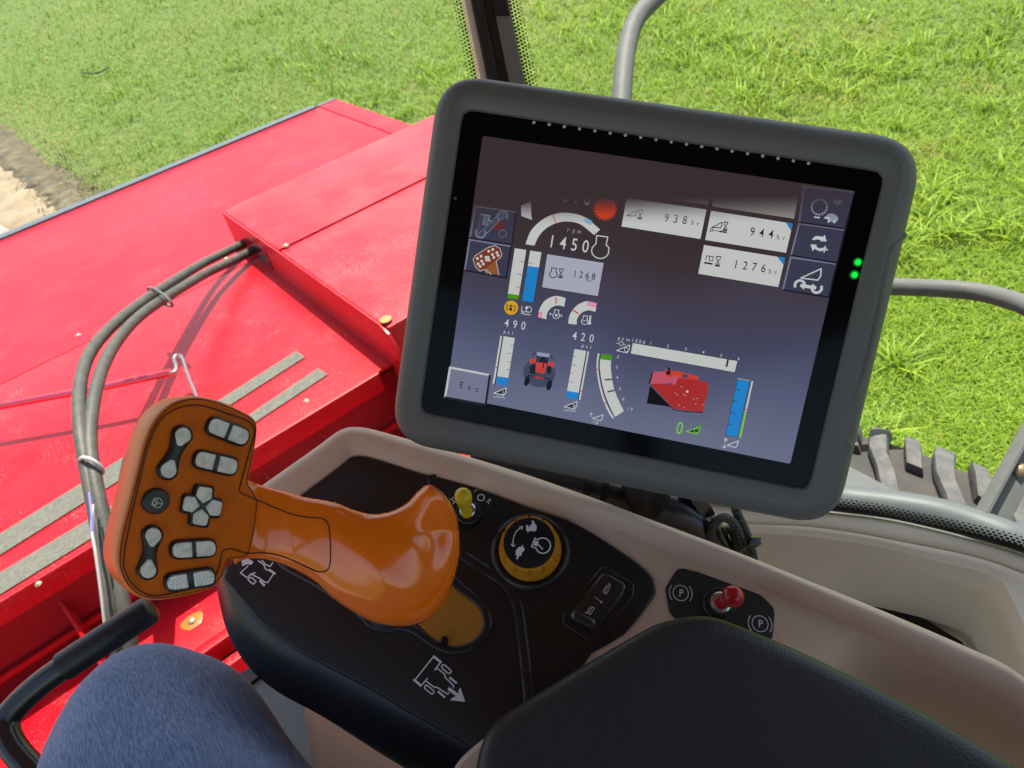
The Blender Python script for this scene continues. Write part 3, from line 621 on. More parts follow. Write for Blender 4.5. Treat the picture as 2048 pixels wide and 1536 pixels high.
for i in range(19):
    t = i/18; p = P0*(1-t)+P1*t; p[1] += 4.5-2.0*math.sin(math.pi*t); c = MON.uv(*p)
    g = MB(); g.lathe(MON, c, [(.0011, .0006), (.0009, .0009), (.0005, .0011)], 10); g.out('sensor_pip', M['pip'], mon)
g = MB(); g.lathe(MON, MON.uv(911, 397), [(.0012, .0006), (.001, .0009)], 10); g.out('light_sensor', mat('sensor_dot', (.12, .06, .05), .4), mon)
# ================================================================== CONSOLE
_n = CRt*-.06+CU*.47+CF*-.88
CON = Frame(W(1065, 1090, .60), _n)
cpx = lambda L: [CON.uv(x, y) for x, y in L]
con = thing('control_console', 'beige armrest console with a near black control panel, lever slot and printed symbols', 'console', CON.mat())
PAIR = [((470,1010),(520,1058)),((500,985),(545,1035)), ((560,942),(605,991)), ((638,887),(681,934)), ((670,863),(697,921)), ((692,853),(706,915)), ((716,851),(722,914)), ((747,856),(755,921)), ((841,882),(859,954)), ((950,914),(960,980)), ((1050,945),(1058,1016)), ((1140,976),(1140,1040)), ((1195,996),(1177,1046)), ((1283,1030),(1256,1068)), ((1370,1062),(1352,1108)), ((1480,1104),(1452,1145)), ((1600,1152),(1570,1195)), ((1721,1200),(1680,1245)), ((1850,1254),(1800,1297)), ((1950,1298),(1900,1341)), ((2001,1321),(1961,1369)), ((2048,1353),(2020,1405)), ((2200,1470),(2150,1530)), ((2400,1640),(2330,1690))]
OUT = catmull([CON.uv(*p[0]) for p in PAIR], 5, False); INN = catmull([CON.uv(*p[1]) for p in PAIR], 5, False)
b = MB(); rows = []
for o_, i_ in zip(OUT, INN):
    w = np.linalg.norm(i_-o_); c = .011
    r = [CON.at(*o_, -.075), CON.at(*o_, -.014), CON.at(*o_, -.004)]
    for k in range(1, 13):
        t = k/12; h = c*(math.sin(math.pi*min(1, t*1.06)**.62))**.8 if t < .94 else 0
        h = c*max(0, 1-abs((t-.36)/(.36 if t < .36 else .64))**2.2)
        h = h-.004*(1-t)**4 if t < .36 else h
        r.append(CON.at(*(o_*(1-t)+i_*t), h))
    r.append(CON.at(*(i_*1.0), -.004)); rows.append(r)
b.loft(rows)
# plateau that sinks into the recess on the right
C0 = INN[11*5:]; n0 = len(C0); far = catmull([CON.uv(*p) for p in [(1080,1330),(1130,1340),(1190,1350),(1260,1360),(1330,1370),(1420,1400),(1520,1430),(1610,1500),(1700,1560),(1780,1620),(1850,1700),(1960,1800),(2100,1900)]], 5, False)[:n0]
while len(far) < n0: far.append(far[-1])
rows = []
for k, (a, f_) in enumerate(zip(C0, far)):
    x = k/(n0-1); sm = max(0, min(1, (x-.50)/.22)); sm = sm*sm*(3-2*sm); r = []
    for j in range(15):
        t = j/14; q = a*(1-t)+f_*t
        d = max(0, min(1, (t-.02)/.20)); r.append(CON.at(q[0], q[1], -.0004-.10*sm*d*(2-d)))
    rows.append(r)
b.loft(rows)
con_body = b.out('console_body', M['beige'], con, smooth=60)
# lower flank and pedestal
b = MB()
b.slab(CON, rounded(cpx([(425, 1120), (560, 1010), (1000, 1060), (1250, 1300), (1000, 1560), (840, 1500), (570, 1390), (480, 1270)]), .01, 4), [(.0, -.10), (0, -.035), (.004, -.03)], bottom=True)
b.out('flank', M['beige'], con)
b = MB(); top = [W(600, 1395, .70), W(800, 1300, .74), W(1300, 1350, .74), W(1500, 1800, .62), W(650, 1800, .62)]
bot = [np.array([p[0]*1.0, p[1], 1.66]) for p in top]; bot[0] = bot[0]+(top[4]-top[0])*.1
b.loft([top, bot], closed=True); b.add(top, [(0, 1, 2, 3, 4)]); b.out('pedestal', M['beige'], con, bevel=.012)
# dark panel
CREASE = [(447, 1158), (496, 1216), (527, 1252), (603, 1306), (737, 1377), (827, 1431), (907, 1475), (990, 1525), (1100, 1600)]
PAN = [(605, 991), (681, 934), (700, 918), (722, 914), (755, 921), (859, 954), (885, 957), (960, 980), (1058, 1016), (1152, 1049), (1256, 1113), (1298, 1148), (1309, 1172), (1305, 1198), (1246, 1271), (1160, 1340), (1160, 1560)]
UP = catmull([CON.uv(*p) for p in PAN], 3, False); LO = catmull([CON.uv(*p) for p in CREASE[::-1]], 4, False)
b = MB(); ol = UP+LO+[CON.uv(470, 1110)]
b.slab(CON, ol, [(0, -.006), (0, .0012), (.0006, .0022), (.0018, .0028)])
CR2 = catmull([np.array(p, float) for p in [(440, 1120)]+CREASE], 5, False)
SIL = catmull([np.array(p, float) for p in [(428, 1150), (434, 1182), (456, 1268), (500, 1337), (559, 1386), (648, 1435), (782, 1520), (900, 1590), (1010, 1660), (1120, 1740)]], 5, False)
rows = []
for cpt, sp_ in zip(CR2, SIL):
    a = CON.px(cpt[0]+14, cpt[1]-16, .0029); e_ = W(*sp_, 0.0); r = ray(*sp_); dep = np.dot(a-CC, CF)+.022; e_ = CC+r*dep; rr = []
    m_ = CON.px(*(cpt*.50+sp_*.50), .0035)
    for k in range(13):
        t = k/12; mid = m_*.75+e_*.0+a*.25+(e_-a)*.12
        rr.append((1-t)**2*a+2*t*(1-t)*mid+t*t*e_)
    rr.append(e_-CON.n*.05); rows.append(rr)
b.loft(rows); pan = b.out('control_panel', M['panel'], con, smooth=50)
HP = .0028
def bead(L, r, h=HP, n=6, closed=False, rz=.6, mt='panel', nm='raised_rib'):
    g = MB(); P = catmull([CON.uv(*p) for p in L], n, closed)
    if closed: P = P+[P[0]]
    g.tube([CON.at(p[0], p[1], h) for p in P], r, 12, flat=rz, up=CON.n); return g.out(nm, M[mt], con)
bead([(862, 955), (866, 968), (880, 1040), (905, 1090), (935, 1118), (985, 1150), (1010, 1168), (1028, 1195), (1038, 1225), (1048, 1300), (1056, 1375), (1060, 1420)], .0042, n=5, rz=.45)
SL = [(560, 1120), (640, 1170), (720, 1225), (745, 1250), (775, 1258), (800, 1254), (830, 1262), (870, 1290), (905, 1302), (945, 1293), (972, 1265), (975, 1235), (960, 1207), (920, 1175), (860, 1120), (760, 1060), (640, 1030), (570, 1060)]
bead(SL, .0036, closed=True, rz=.6)
g = MB(); P = catmull(cpx([(775, 1175), (850, 1262), (880, 1287), (908, 1297), (942, 1290), (967, 1262), (970, 1235), (955, 1208), (915, 1173), (850, 1115)]), 6)
g.slab(CON, P, [(0, .0029), (0, .0033)]); g.out('slot_plate', M['mustard'], con)
g = MB(); P = catmull(cpx([(580, 1120), (700, 1200), (755, 1240), (790, 1245), (830, 1235), (780, 1150), (650, 1060)]), 6)
g.slab(CON, P, [(0, .0028), (0, .00305)]); g.out('slot_opening', M['blackgloss'], con)
g = MB(); g.tube([CON.px(890, 1285, .003), CON.px(893, 1284, .010)], .0024, 12)
for i in range(5): g.tube([CON.px(890+i*.6, 1285-i*.2, .003+i*.0014), CON.px(890.3+i*.6, 1285-i*.2, .0036+i*.0014)], .0029, 12)
g.out('screw', M['black'], con)
# decals -------------------------------------------------------------
LUTC = {k: M[k] for k in ('white', 'black')}
Z7 = lambda x, y: (800+x/10.24, 1280+y/10.24)
def tractor_decal(zf, w=.0011, arrow=True):
    u = UI(CON, zf, LUTC, base=.0030)
    u.ln([(700, 360), (845, 465), (730, 620)], w, 'white', 1); u.ln([(700, 350), (325, 825)], w*.8, 'white', 2); u.ln([(700, 350), (850, 465)], w*1.5, 'white', 3)
    u.ln([(300, 825), (445, 945)], w*1.5, 'white', 1); u.ln([(445, 945), (580, 795)], w*.8, 'white', 2)
    u.ln([(770, 590), (935, 715), (928, 765), (1115, 955), (1095, 985)], w*.8, 'white', 3); u.ln([(545, 850), (720, 980), (760, 970), (990, 1120), (1015, 1085)], w*.8, 'white', 3)
    u.ln([(1030, 780), (1165, 890)], w*1.3, 'white', 2); u.ln([(795, 1065), (925, 1180)], w*1.3, 'white', 2)
    for cx, cy in ((958, 608), (608, 1025)):
        P = [(cx-90, cy-55), (cx-70, cy-90), (cx-35, cy-85), (cx+90, cy+20), (cx+105, cy+55), (cx+70, cy+90), (cx+35, cy+80), (cx-85, cy-20)]
        u.ln(P, w*.8, 'white', 4, closed=True)
    return u
u = tractor_decal(Z7)
u.ln([(1015, 1010), (1190, 1140)], .0022, 'white', 5); u.pg([(1250, 990), (1345, 1275), (1040, 1245), (1070, 1200), (1165, 1160), (1205, 1100), (1215, 1030)], 'white', 6)
u.done('reverse_symbol', pan)
Z8 = lambda x, y: (483+(x-330)*.098*.92, 1112+(y-640)*.098*.92)
u = UI(CON, lambda x, y: (200+x/2.695, 760+y/2.695), LUTC, base=.0030)
u.ln([(805, 1008), (765, 1045), (800, 1070)], .0010, 'white', 1); u.ln([(800, 1070), (822, 1050), (845, 1045)], .0010, 'white', 1); u.ln([(822, 1052), (870, 1075), (890, 1092), (912, 1097), (945, 1045)], .0010, 'white', 2)
u.ln([(920, 1028), (950, 1050)], .0016, 'white', 2); u.ln([(870, 1088), (893, 1112)], .0016, 'white', 2); u.ln([(860, 980), (890, 1000), (900, 1025), (945, 1045)], .0010, 'white', 2)
u.ln([(805, 1080), (815, 1068), (832, 1075), (848, 1092), (836, 1105), (820, 1096)], .0010, 'white', 3, closed=True); u.ln([(880, 978), (900, 1000), (925, 1010), (938, 990)], .0010, 'white', 3)
u.pg([(770, 970), (775, 1010), (800, 998), (825, 1002), (835, 985), (800, 965)], 'white', 4)
u.done('forward_symbol', pan)
u = UI(CON, lambda x, y: (860+x/4.042, 920+y/4.042), LUTC, base=.0030)
u.txt('I', (350, 262), .0042, .003, 'white', rot=-.72); u.ring((415, 314), .0027, .0009, 'white', 2); u.txt('R', (455, 352), .0046, .003, 'white', rot=-.72)
u.ln([(165, 325), (185, 335), (195, 350)], .0008, 'white', 1); u.ln([(180, 315), (205, 318)], .0008, 'white', 1); u.ln([(190, 365), (212, 345)], .0008, 'white', 1)
u.done('switch_lettering', pan)
# round speed knob ----------------------------------------------------
KC = CON.uv(1061, 1104)
g = MB(); g.lathe(CON, KC, [(.0245, .0030), (.0262, .0052), (.0282, .0060), (.0300, .0052), (.0318, .0028)], 64, cap=False); g.out('knob_collar', M['panel'], con)
g = MB(); rr = []
seg = 96; base_r = [(.0245, .004), (.0246, .0085), (.0238, .0105), (.0228, .0125), (.0222, .0235), (.0216, .0252), (.0196, .0255)]
vs = []; 
for r_, h_ in base_r:
    for k in range(seg):
        a = 2*math.pi*k/seg; nt_ = 1 if (k % 8) == 0 else 0
        r2 = r_-(.0016 if nt_ and .011 < h_ < .0253 else 0); vs.append(CON.at(KC[0]+r2*math.cos(a), KC[1]+r2*math.sin(a), h_))
fs = []; mi = []
for i in range(len(base_r)-1):
    for k in range(seg):
        j = (k+1) % seg; fs.append((i*seg+k, i*seg+j, (i+1)*seg+j, (i+1)*seg+k))
fs.append(tuple((len(base_r)-1)*seg+k for k in range(seg))); g.add(vs, fs)
kn = g.out('speed_knob', M['knob'], con, smooth=30)
g = MB(); g.lathe(CON, KC, [(.0197, .0254), (.0197, .0264), (.0192, .0267)], 64); g.out('knob_cap', M['black'], kn)
class KU(UI):
    def q(s, P):  # project onto the knob's raised cap plane
        out = []
        for x, y in P:
            X, Y = s.z(x, y); r = ray(X, Y); O = CON.O+CON.n*.0268; t = np.dot(O-CC, CON.n)/np.dot(r, CON.n); p = CC+r*t-CON.O; out.append(np.array([np.dot(p, CON.u), np.dot(p, CON.v)]))
        return out
u = KU(CON, lambda x, y: (860+x/4.042, 920+y/4.042), LUTC, base=.0268)
u.ln([(735, 548), (700, 575), (678, 620), (672, 660), (672, 690)], .0007, 'white', 1, cat=4); u.ln([(722, 540), (748, 538), (742, 562)], .0007, 'white', 2); u.ln([(656, 680), (672, 700), (688, 688)], .0007, 'white', 2)
u.pg([(820, 490), (838, 492), (850, 520), (862, 530), (862, 560), (850, 578), (815, 572), (790, 586), (775, 560), (790, 520), (780, 545), (800, 548), (815, 520), (830, 515)], 'white', 2)
u.pg([(775, 530), (782, 525), (792, 560), (780, 565)], 'white', 3)
u.pg([(750, 683), (755, 710), (765, 718), (760, 735), (745, 745), (738, 775), (722, 775), (708, 805), (697, 800), (702, 778), (692, 765), (693, 735), (715, 705), (740, 700)], 'white', 2)
P = [(850, 632), (876, 645)]+[(912+62*math.cos(math.radians(a)), 692+62*math.sin(math.radians(a))) for a in range(-125, 140, 15)]+[(858, 715), (820, 700)]
u.ln(P, .0009, 'white', 2, closed=True); u.pg([(850, 650), (880, 662), (865, 700), (838, 690)], 'white', 3); u.ln([(870, 680), (910, 720)], .0009, 'white', 4)
u.done('knob_symbols', kn)
# push switch ---------------------------------------------------------
SP = lambda L: [CON.uv(860+x/4.042, 920+y/4.042) for x, y in L]
g = MB(); g.slab(CON, rounded(SP([(1395, 860), (1650, 1010), (1640, 1110), (1330, 1500), (1065, 1330), (1075, 1250)]), [.006, .005, .004, .006, .006, .004], 6), [(0, .002), (0, .0038), (.0008, .0044)]); sw = g.out('rocker_switch', M['panel'], con)
g = MB(); P = rounded(SP([(1400, 915), (1590, 1020), (1560, 1110), (1330, 1410), (1130, 1300), (1150, 1220)]), .005, 6)
g.slab(CON, P, [(0, .0040), (0, .0066), (.0010, .0080), (.0026, .0088)])
g.slab(CON, rounded(SP([(1150, 1215), (1350, 1320), (1315, 1400), (1130, 1300)]), .004, 5), [(0, .0070), (.0004, .0100), (.0024, .0118)])
g.out('rocker', M['blackgloss'], sw)
u = UI(CON, lambda x, y: (860+x/4.042, 920+y/4.042), LUTC, base=.0090)
for (a, b_, s_) in (((1445, 1045), (1412, 1100), -1), ((1318, 1212), (1285, 1265), 1)):
    d = np.array(b_)-np.array(a); nn = np.array([d[1], -d[0]])/np.linalg.norm(d)*9
    u.ln([np.array(a)+nn, np.array(b_)+nn, np.array(b_)-nn, np.array(a)-nn], .0004, 'white', 1, closed=True)
    o2 = np.array([-22, -10]); u.ln([np.array(a)+o2, np.array(b_)+o2], .0004, 'white', 1)
    tip = (1445, 1020) if s_ < 0 else (1262, 1262); u.ln([(tip[0]-10, tip[1]+s_*-12), tip, (tip[0]+10, tip[1]-s_*12)], .0004, 'white', 2)
u.ln([(1328, 1128), (1385, 1172)], .0004, 'white', 1); u.ln([(1375, 1175), (1386, 1172), (1382, 1160)], .0005, 'white', 2)
u.done('rocker_symbols', sw)
# yellow switch -------------------------------------------------------
def toggle(nm, base_px, tip_a, tip_b, capm, ra, rb, baser=.0105, hb=.0028):
    c = CON.uv(*base_px); g = MB(); g.lathe(CON, c, [(baser, hb), (baser, hb+.003), (baser*.9, hb+.004), (baser*.82, hb+.004), (baser*.8, hb+.006), (baser*.7, hb+.0065)], 32); t = g.out(nm, M['blackrub'], con)
    g = MB(); g.lathe(CON, c, [(baser*.62, hb+.0062), (baser*.62, hb+.0085), (baser*.5, hb+.0095), (baser*.36, hb+.0095)], 6+14, cap=True)
    g.lathe(CON, c, [(baser*.52, hb+.0095), (baser*.5, hb+.011), (baser*.3, hb+.0115)], 6); g.out('nut', M['steel'], t)
    A = CON.at(c[0], c[1], hb+.010); B1 = tip_a; B2 = tip_b
    g = MB(); g.tube([A, B1*.9+A*.1], baser*.28, 12); g.out('stem', M['steel'], t)
    n = 20; ts = np.linspace(0, 1, n); pts = [B1*(1-t_)+B2*t_ for t_ in ts]
    L = np.linalg.norm(B2-B1); prof = []
    for t_ in ts:
        s_ = t_*L; e_ = L-s_
        r_ = ra+(rb-ra)*max(0, min(1, (t_-.25)/.45))**1.3; r_ = r_*math.sqrt(max(0, 1-(max(0, rb-e_)/rb)**2)) if e_ < rb else r_
        prof.append(max(r_, .0002))
    g = MB(); g.tube(pts, prof, 20); g.out('lever_cap', M[capm], t, smooth=60)
    return t
cdep = lambda x, y: float(np.dot(CON.px(x, y)-CC, CF))
toggle('yellow_switch', (938, 1028), W(934, 1026, cdep(938, 1028)-.012), W(924, 984, cdep(938, 1028)-.040), 'yellow', .0046, .0068)
# brake plate and red switch -----------------------------------------
Z9 = lambda x, y: (1280+x/2.4935, 920+y/2.4935)
g = MB(); g.slab(CON, rounded([CON.uv(*Z9(x, y)) for x, y in [(190, 535), (290, 560), (600, 672), (672, 740), (660, 900), (560, 960), (280, 830), (150, 780), (125, 640)]], [.008, .008, .012, .010, .01, .01, .01, .01, .008], 6), [(0, -.001), (0, .0005), (.0004, .0009)]); g.out('brake_plate', mat('brake_plate_black', (.022, .022, .026), .45), con)
u = UI(CON, Z9, LUTC, base=.0012)
for (cx, cy) in ((202, 665), (597, 818)):
    u = UI(CON, Z9, LUTC, base=.0012)
    u.ring((cx, cy), .0058, .0006, 'white', 1); u.ring((cx, cy), .0086, .0006, 'white', 1, 135, 215); u.ring((cx, cy), .0086, .0006, 'white', 1, -45, 35)
    u.txt('P', (cx-15, cy+17), .0058, .0055, 'white', rot=-.12)
    u.done('brake_symbol', con)
toggle('red_switch', Z9(392, 722), W(*Z9(405, 712), cdep(*Z9(392, 722))-.012), W(*Z9(487, 668), cdep(*Z9(392, 722))-.036), 'redcap', .0050, .0080, .0125, .0008)

# ================================================================== ARMREST
ARM = Frame(W(1400, 1350, .475), nrm(_n+np.array([0, 0, .15])))
arm = thing('armrest', 'dark blue black textured armrest pad at the right foreground', 'armrest', ARM.mat())
P = [(946, 1600), (948, 1540), (958, 1490), (975, 1455), (1005, 1425), (1100, 1365), (1200, 1305), (1300, 1248), (1345, 1232), (1400, 1224), (1450, 1232), (1560, 1275), (1680, 1330), (1850, 1415), (2048, 1532), (2300, 1700), (2500, 1900), (2350, 2150), (1500, 2150), (1000, 1900)]
ol = catmull([ARM.uv(*p) for p in P], 7)
b = MB(); b.slab(ARM, ol, [(.016, -.034), (.006, -.033), (.001, -.027), (-.0005, -.02), (0, -.011), (.002, -.0045), (.006, -.0008), (.012, .0006), (.02, .0012)], bottom=True); b.out('pad', M['arm'], arm, smooth=70)
b = MB(); b.slab(ARM, catmull([ARM.uv(*p) for p in [(862, 1620), (885, 1530), (935, 1475), (1010, 1425), (1150, 1345), (1345, 1232), (1450, 1250), (1800, 1450), (2200, 1700), (2200, 2100), (1000, 2000)]], 6), [(.004, -.085), (0, -.075), (0, -.045), (.004, -.037)], bottom=True); b.out('bracket', M['beige'], arm)

# ================================================================== LEVER
hn = CRt*.64+CU*.02-CF*.77
HD = Frame(W(370, 1000, .462), hn)
lev = thing('control_lever', 'glossy orange multi-function control lever with a keypad head and black rimmed grey buttons', 'control lever', HD.mat())
ZL = lambda x, y: (200+x/2.695, 760+y/2.695)
hz = lambda L: [HD.uv(*ZL(x, y)) for x, y in L]
head = catmull(hz([(98, 985), (112, 850), (150, 700), (190, 540), (245, 330), (300, 215), (370, 140), (450, 103), (540, 95), (650, 120), (760, 168), (825, 208), (846, 250), (840, 330), (820, 440), (800, 540), (810, 575), (850, 640), (850, 700), (838, 800), (815, 900), (790, 955), (710, 966), (686, 985), (665, 1045), (635, 1092), (585, 1128), (450, 1165), (300, 1184), (200, 1158), (130, 1085)]), 4)
b = MB(); b.slab(HD, head, [(.004, -.042), (.0006, -.040), (-.0010, -.034), (-.0012, -.010), (-.0008, -.0030), (-.0002, -.0010), (.0006, -.0002), (.0016, .0)], bottom=True)
b.out('lever_head', M['orangerim'], lev, smooth=60)
b = MB(); b.slab(HD, head, [(.0012, -.001), (.0012, .0), (.0016, .0005), (.0024, .0007)]); b.out('face_plate', M['orangeface'], lev, smooth=60)
bead_ = MB(); hh = [HD.at(*p, -.0001) for p in inset(head, .0010)]; bead_.tube(hh+[hh[0]], .00035, 6); bead_.out('rim_joint', M['groove'], lev)
GR = [(500, 135), (590, 148), (700, 185), (800, 222), (832, 262), (825, 320), (790, 440), (758, 560), (752, 600), (790, 622), (865, 655), (960, 695), (1040, 725), (1120, 740), (1190, 746), (1228, 772), (1240, 850), (1242, 960), (1232, 1015), (1200, 1034), (1150, 1025), (1040, 972), (940, 940), (860, 932), (800, 934), (750, 922), (705, 910), (668, 918), (655, 945), (645, 1000), (620, 1060), (575, 1100), (450, 1135), (310, 1164), (230, 1145), (165, 1090), (130, 1020), (128, 960), (150, 820), (200, 600), (255, 370), (320, 225), (400, 160)]
# grip: inflated surface over its outline, in photo-plane cells, each at its own true distance
GO = [(745, 560), (800, 540), (850, 560), (1000, 600), (1100, 628), (1260, 655), (1350, 690), (1440, 715), (1510, 716), (1580, 700), (1650, 660), (1720, 590), (1780, 563), (1860, 620), (1920, 720), (1943, 870), (1930, 1000), (1890, 1130), (1820, 1250), (1740, 1310), (1620, 1333), (1480, 1310), (1380, 1260), (1260, 1180), (1150, 1080), (1000, 1000), (860, 965), (780, 968), (715, 965)]
GOp = np.array([ZL(*p[:2]) for p in catmull(GO, 6)])
hd_depth = lambda x, y: float(np.dot(HD.O-CC, HD.n)/np.dot(ray(x, y), HD.n))
def base_d(x, y):
    d0 = hd_depth(min(x, 500), y)
    k = max(0.0, x-500)
    s0 = (hd_depth(500, y)-hd_depth(470, y))/30
    L = 90.0
    d0 += .0055*max(0.0, min(1.0, 1-(x-512)/70))
    return d0+s0*L*(1-math.exp(-k/L))+.00006*k-(.016*math.exp(-((x-900)/60)**2)*max(0, (1060-y)/90) if y < 1060 else 0)
def seg_dist(pts, poly):
    A = poly; B = np.roll(poly, -1, 0); best = np.full(len(pts), 1e9); near = np.zeros_like(pts)
    for a, b_ in zip(A, B):
        d = b_-a; L2 = d@d+1e-12; t = np.clip(((pts-a)@d)/L2, 0, 1); q = a+t[:, None]*d; r = np.hypot(*(pts-q).T)
        m_ = r < best; best[m_] = r[m_]; near[m_] = q[m_]
    return best, near
def inside(pts, poly):
    x, y = pts.T; c = np.zeros(len(pts), bool); A = poly; B = np.roll(poly, -1, 0)
    for (x0, y0), (x1, y1) in zip(A, B):
        if y0 == y1: continue
        k = ((y0 > y) != (y1 > y)) & (x < (x1-x0)*(y-y0)/(y1-y0)+x0); c ^= k
    return c
ST = 3.0; gx = np.arange(GOp[:, 0].min()-6, GOp[:, 0].max()+6, ST); gy = np.arange(GOp[:, 1].min()-6, GOp[:, 1].max()+6, ST)
XX, YY = np.meshgrid(gx, gy); PT = np.stack([XX.ravel(), YY.ravel()], 1); ins = inside(PT, GOp); dist, near = seg_dist(PT, GOp)
ny, nx = XX.shape; ins2 = ins.reshape(ny, nx); D2 = np.where(ins2, dist.reshape(ny, nx), 0)
Hf = np.sqrt(np.clip(1-(1-np.clip(D2/85, 0, 1))**2, 0, 1))
Hs = Hf.copy()
for _ in range(90):
    q = Hs.copy(); q[1:-1, 1:-1] = (Hs[1:-1, :-2]+Hs[1:-1, 2:]+Hs[:-2, 1:-1]+Hs[2:, 1:-1])/4; w_ = np.clip(D2/30, 0, 1); Hs = Hf*(1-w_)+q*w_
thick = np.interp(XX, [460, 540, 640, 760, 850, 930], [.001, .0075, .014, .023, .021, .011])
Hh = Hs*thick
def gs_(cx, cy, rx, ry, rot, amp):
    c_, s_ = math.cos(rot), math.sin(rot); u_ = (XX-cx)*c_+(YY-cy)*s_; v_ = -(XX-cx)*s_+(YY-cy)*c_
    return amp*np.exp(-(u_/rx)**2-(v_/ry)**2)
ew = np.clip(D2/26, 0, 1)**1.5
Hh = Hh+ew*(gs_(866, 1070, 30, 80, .12, -.0062)+gs_(800, 1050, 65, 26, .25, -.0040)+gs_(735, 1120, 120, 20, .72, .0026))
for _ in range(22):
    q = Hh.copy(); q[1:-1, 1:-1] = (Hh[1:-1, :-2]+Hh[1:-1, 2:]+Hh[:-2, 1:-1]+Hh[2:, 1:-1])/4; w_ = np.clip((D2-4)/24, 0, 1); Hh = Hh*(1-w_)+q*w_
def gsurf(x, y):
    fx = (x-gx[0])/ST; fy = (y-gy[0])/ST; i = int(np.clip(fx, 0, nx-2)); j = int(np.clip(fy, 0, ny-2)); a = fx-i; c = fy-j
    h = Hh[j, i]*(1-a)*(1-c)+Hh[j, i+1]*a*(1-c)+Hh[j+1, i]*(1-a)*c+Hh[j+1, i+1]*a*c
    return base_d(x, y)-h
idx = -np.ones((ny, nx), int); P3 = []; Pb = []
cell = np.zeros((ny-1, nx-1), bool)
cnt = ins2[:-1, :-1].astype(int)+ins2[1:, :-1]+ins2[:-1, 1:]+ins2[1:, 1:]; cell = cnt > 0
need = np.zeros((ny, nx), bool); need[:-1, :-1] |= cell; need[1:, :-1] |= cell; need[:-1, 1:] |= cell; need[1:, 1:] |= cell
nr = near.reshape(ny, nx, 2); k = 0; bnd = []
for j in range(ny):
    for i in range(nx):
        if not need[j, i]: continue
        if ins2[j, i] and D2[j, i] > ST*.35: x, y, h = XX[j, i], YY[j, i], Hh[j, i]; e_ = False
        else: x, y = nr[j, i]; h = 0; e_ = True
        d = base_d(x, y); P3.append(W(x, y, d-h)); Pb.append(W(x, y, d-h) if e_ else W(x, y, d+h*.75)); idx[j, i] = k; k += 1
fs = []
for j in range(ny-1):
    for i in range(nx-1):
        if cell[j, i]: fs.append((idx[j, i], idx[j+1, i], idx[j+1, i+1], idx[j, i+1]))
b = MB(); b.add(P3+Pb, fs+[tuple(q+k for q in f[::-1]) for f in fs])
def clean(o):
    bm = bmesh.new(); bm.from_mesh(o.data); bmesh.ops.remove_doubles(bm, verts=bm.verts, dist=.00025); bmesh.ops.dissolve_degenerate(bm, edges=bm.edges, dist=1e-5)
    bmesh.ops.smooth_vert(bm, verts=bm.verts, factor=.5, use_axis_x=True, use_axis_y=True, use_axis_z=True)
    bmesh.ops.smooth_vert(bm, verts=bm.verts, factor=.5, use_axis_x=True, use_axis_y=True, use_axis_z=True)
    bmesh.ops.recalc_face_normals(bm, faces=bm.faces); bm.to_mesh(o.data); bm.free(); o.data.polygons.foreach_set('use_smooth', [True]*len(o.data.polygons))
grip = b.out('grip', M['orange'], lev, smooth=0); clean(grip)
# groove of the insert plate
gp = []
for x, y in catmull(GR, 4):
    X, Y = ZL(x, y)
    dh = hd_depth(X, Y)
    if ins_one := inside(np.array([[X, Y]]), GOp)[0]: d = min(gsurf(X, Y), dh if X < 515 else 9)
    else: d = dh
    gp.append((X, Y, d))
dd = np.array([g_[2] for g_ in gp]); dd = np.convolve(np.r_[dd[-2:], dd, dd[:2]], np.ones(5)/5, 'valid')
g = MB(); pts = [W(x, y, min(d, d2)-(.0009 if x < 515 else .0001)) for (x, y, d), d2 in zip(gp, dd)]; g.tube(pts+[pts[0]], .00045, 6); g.out('plate_seam', M['groove'], lev)
# buttons
def pill(c, a, hl, hw, n=8, ra=1.0):
    """rounded bar in head-plane zoom px"""
    ca, sa = math.cos(a), math.sin(a); P = []
    for sx, sy in ((1, -1), (1, 1), (-1, 1), (-1, -1)):
        P.append((sx*hl, sy*hw))
    P = [(c[0]+x*ca-y*sa, c[1]+x*sa+y*ca) for x, y in P]
    return hz(P)
PXM = np.linalg.norm(np.array(HD.uv(*ZL(400, 700)))-np.array(HD.uv(*ZL(400, 800))))/100   # metres per zoom px (vertical)
RB = [(0, 0), (0, .0030), (.0006, .0040), (.0014, .0044)]; KB = [(0, .0040), (0, .0049), (.0006, .0054)]
def off(P):
    """tops stand 4.4 mm proud: keep the traced outline at the top by sliding the base down its axis"""
    k = np.array([np.dot(CC-HD.O, HD.u), np.dot(CC-HD.O, HD.v)]); D_ = np.dot(CC-HD.O, HD.n)
    return [p+(k-p)*(.0046/D_) for p in P]
for (k1, k2, hl, hw, worn) in (((637, 256), (750, 299), 50, 42, 0), ((566, 433), (689, 462), 50, 42, 0), ((444, 917), (571, 909), 52, 40, 0), ((418, 1090), (562, 1068), 56, 40, 1)):
    a = math.atan2(k2[1]-k1[1], k2[0]-k1[0]); L = math.hypot(k2[0]-k1[0], k2[1]-k1[1]); c = ((k1[0]+k2[0])/2, (k1[1]+k2[1])/2)
    g = MB(); g.slab(HD, rounded(off(pill(c, a, L/2+hl+12, hw+13)), .0062, 8), RB); rb = g.out('button_pad', M['blackrub'], lev)
    for s_, kc in ((-1, k1), (1, k2)):
        P = off(pill(kc, a, hl, hw)); r0 = [.0008]*4
        for q in ((0, 1) if s_ > 0 else (2, 3)): r0[q] = .0052
        g = MB(); g.slab(HD, rounded(P, r0, 7), KB); g.out('button_key', M['keyworn' if worn else 'key'], rb)
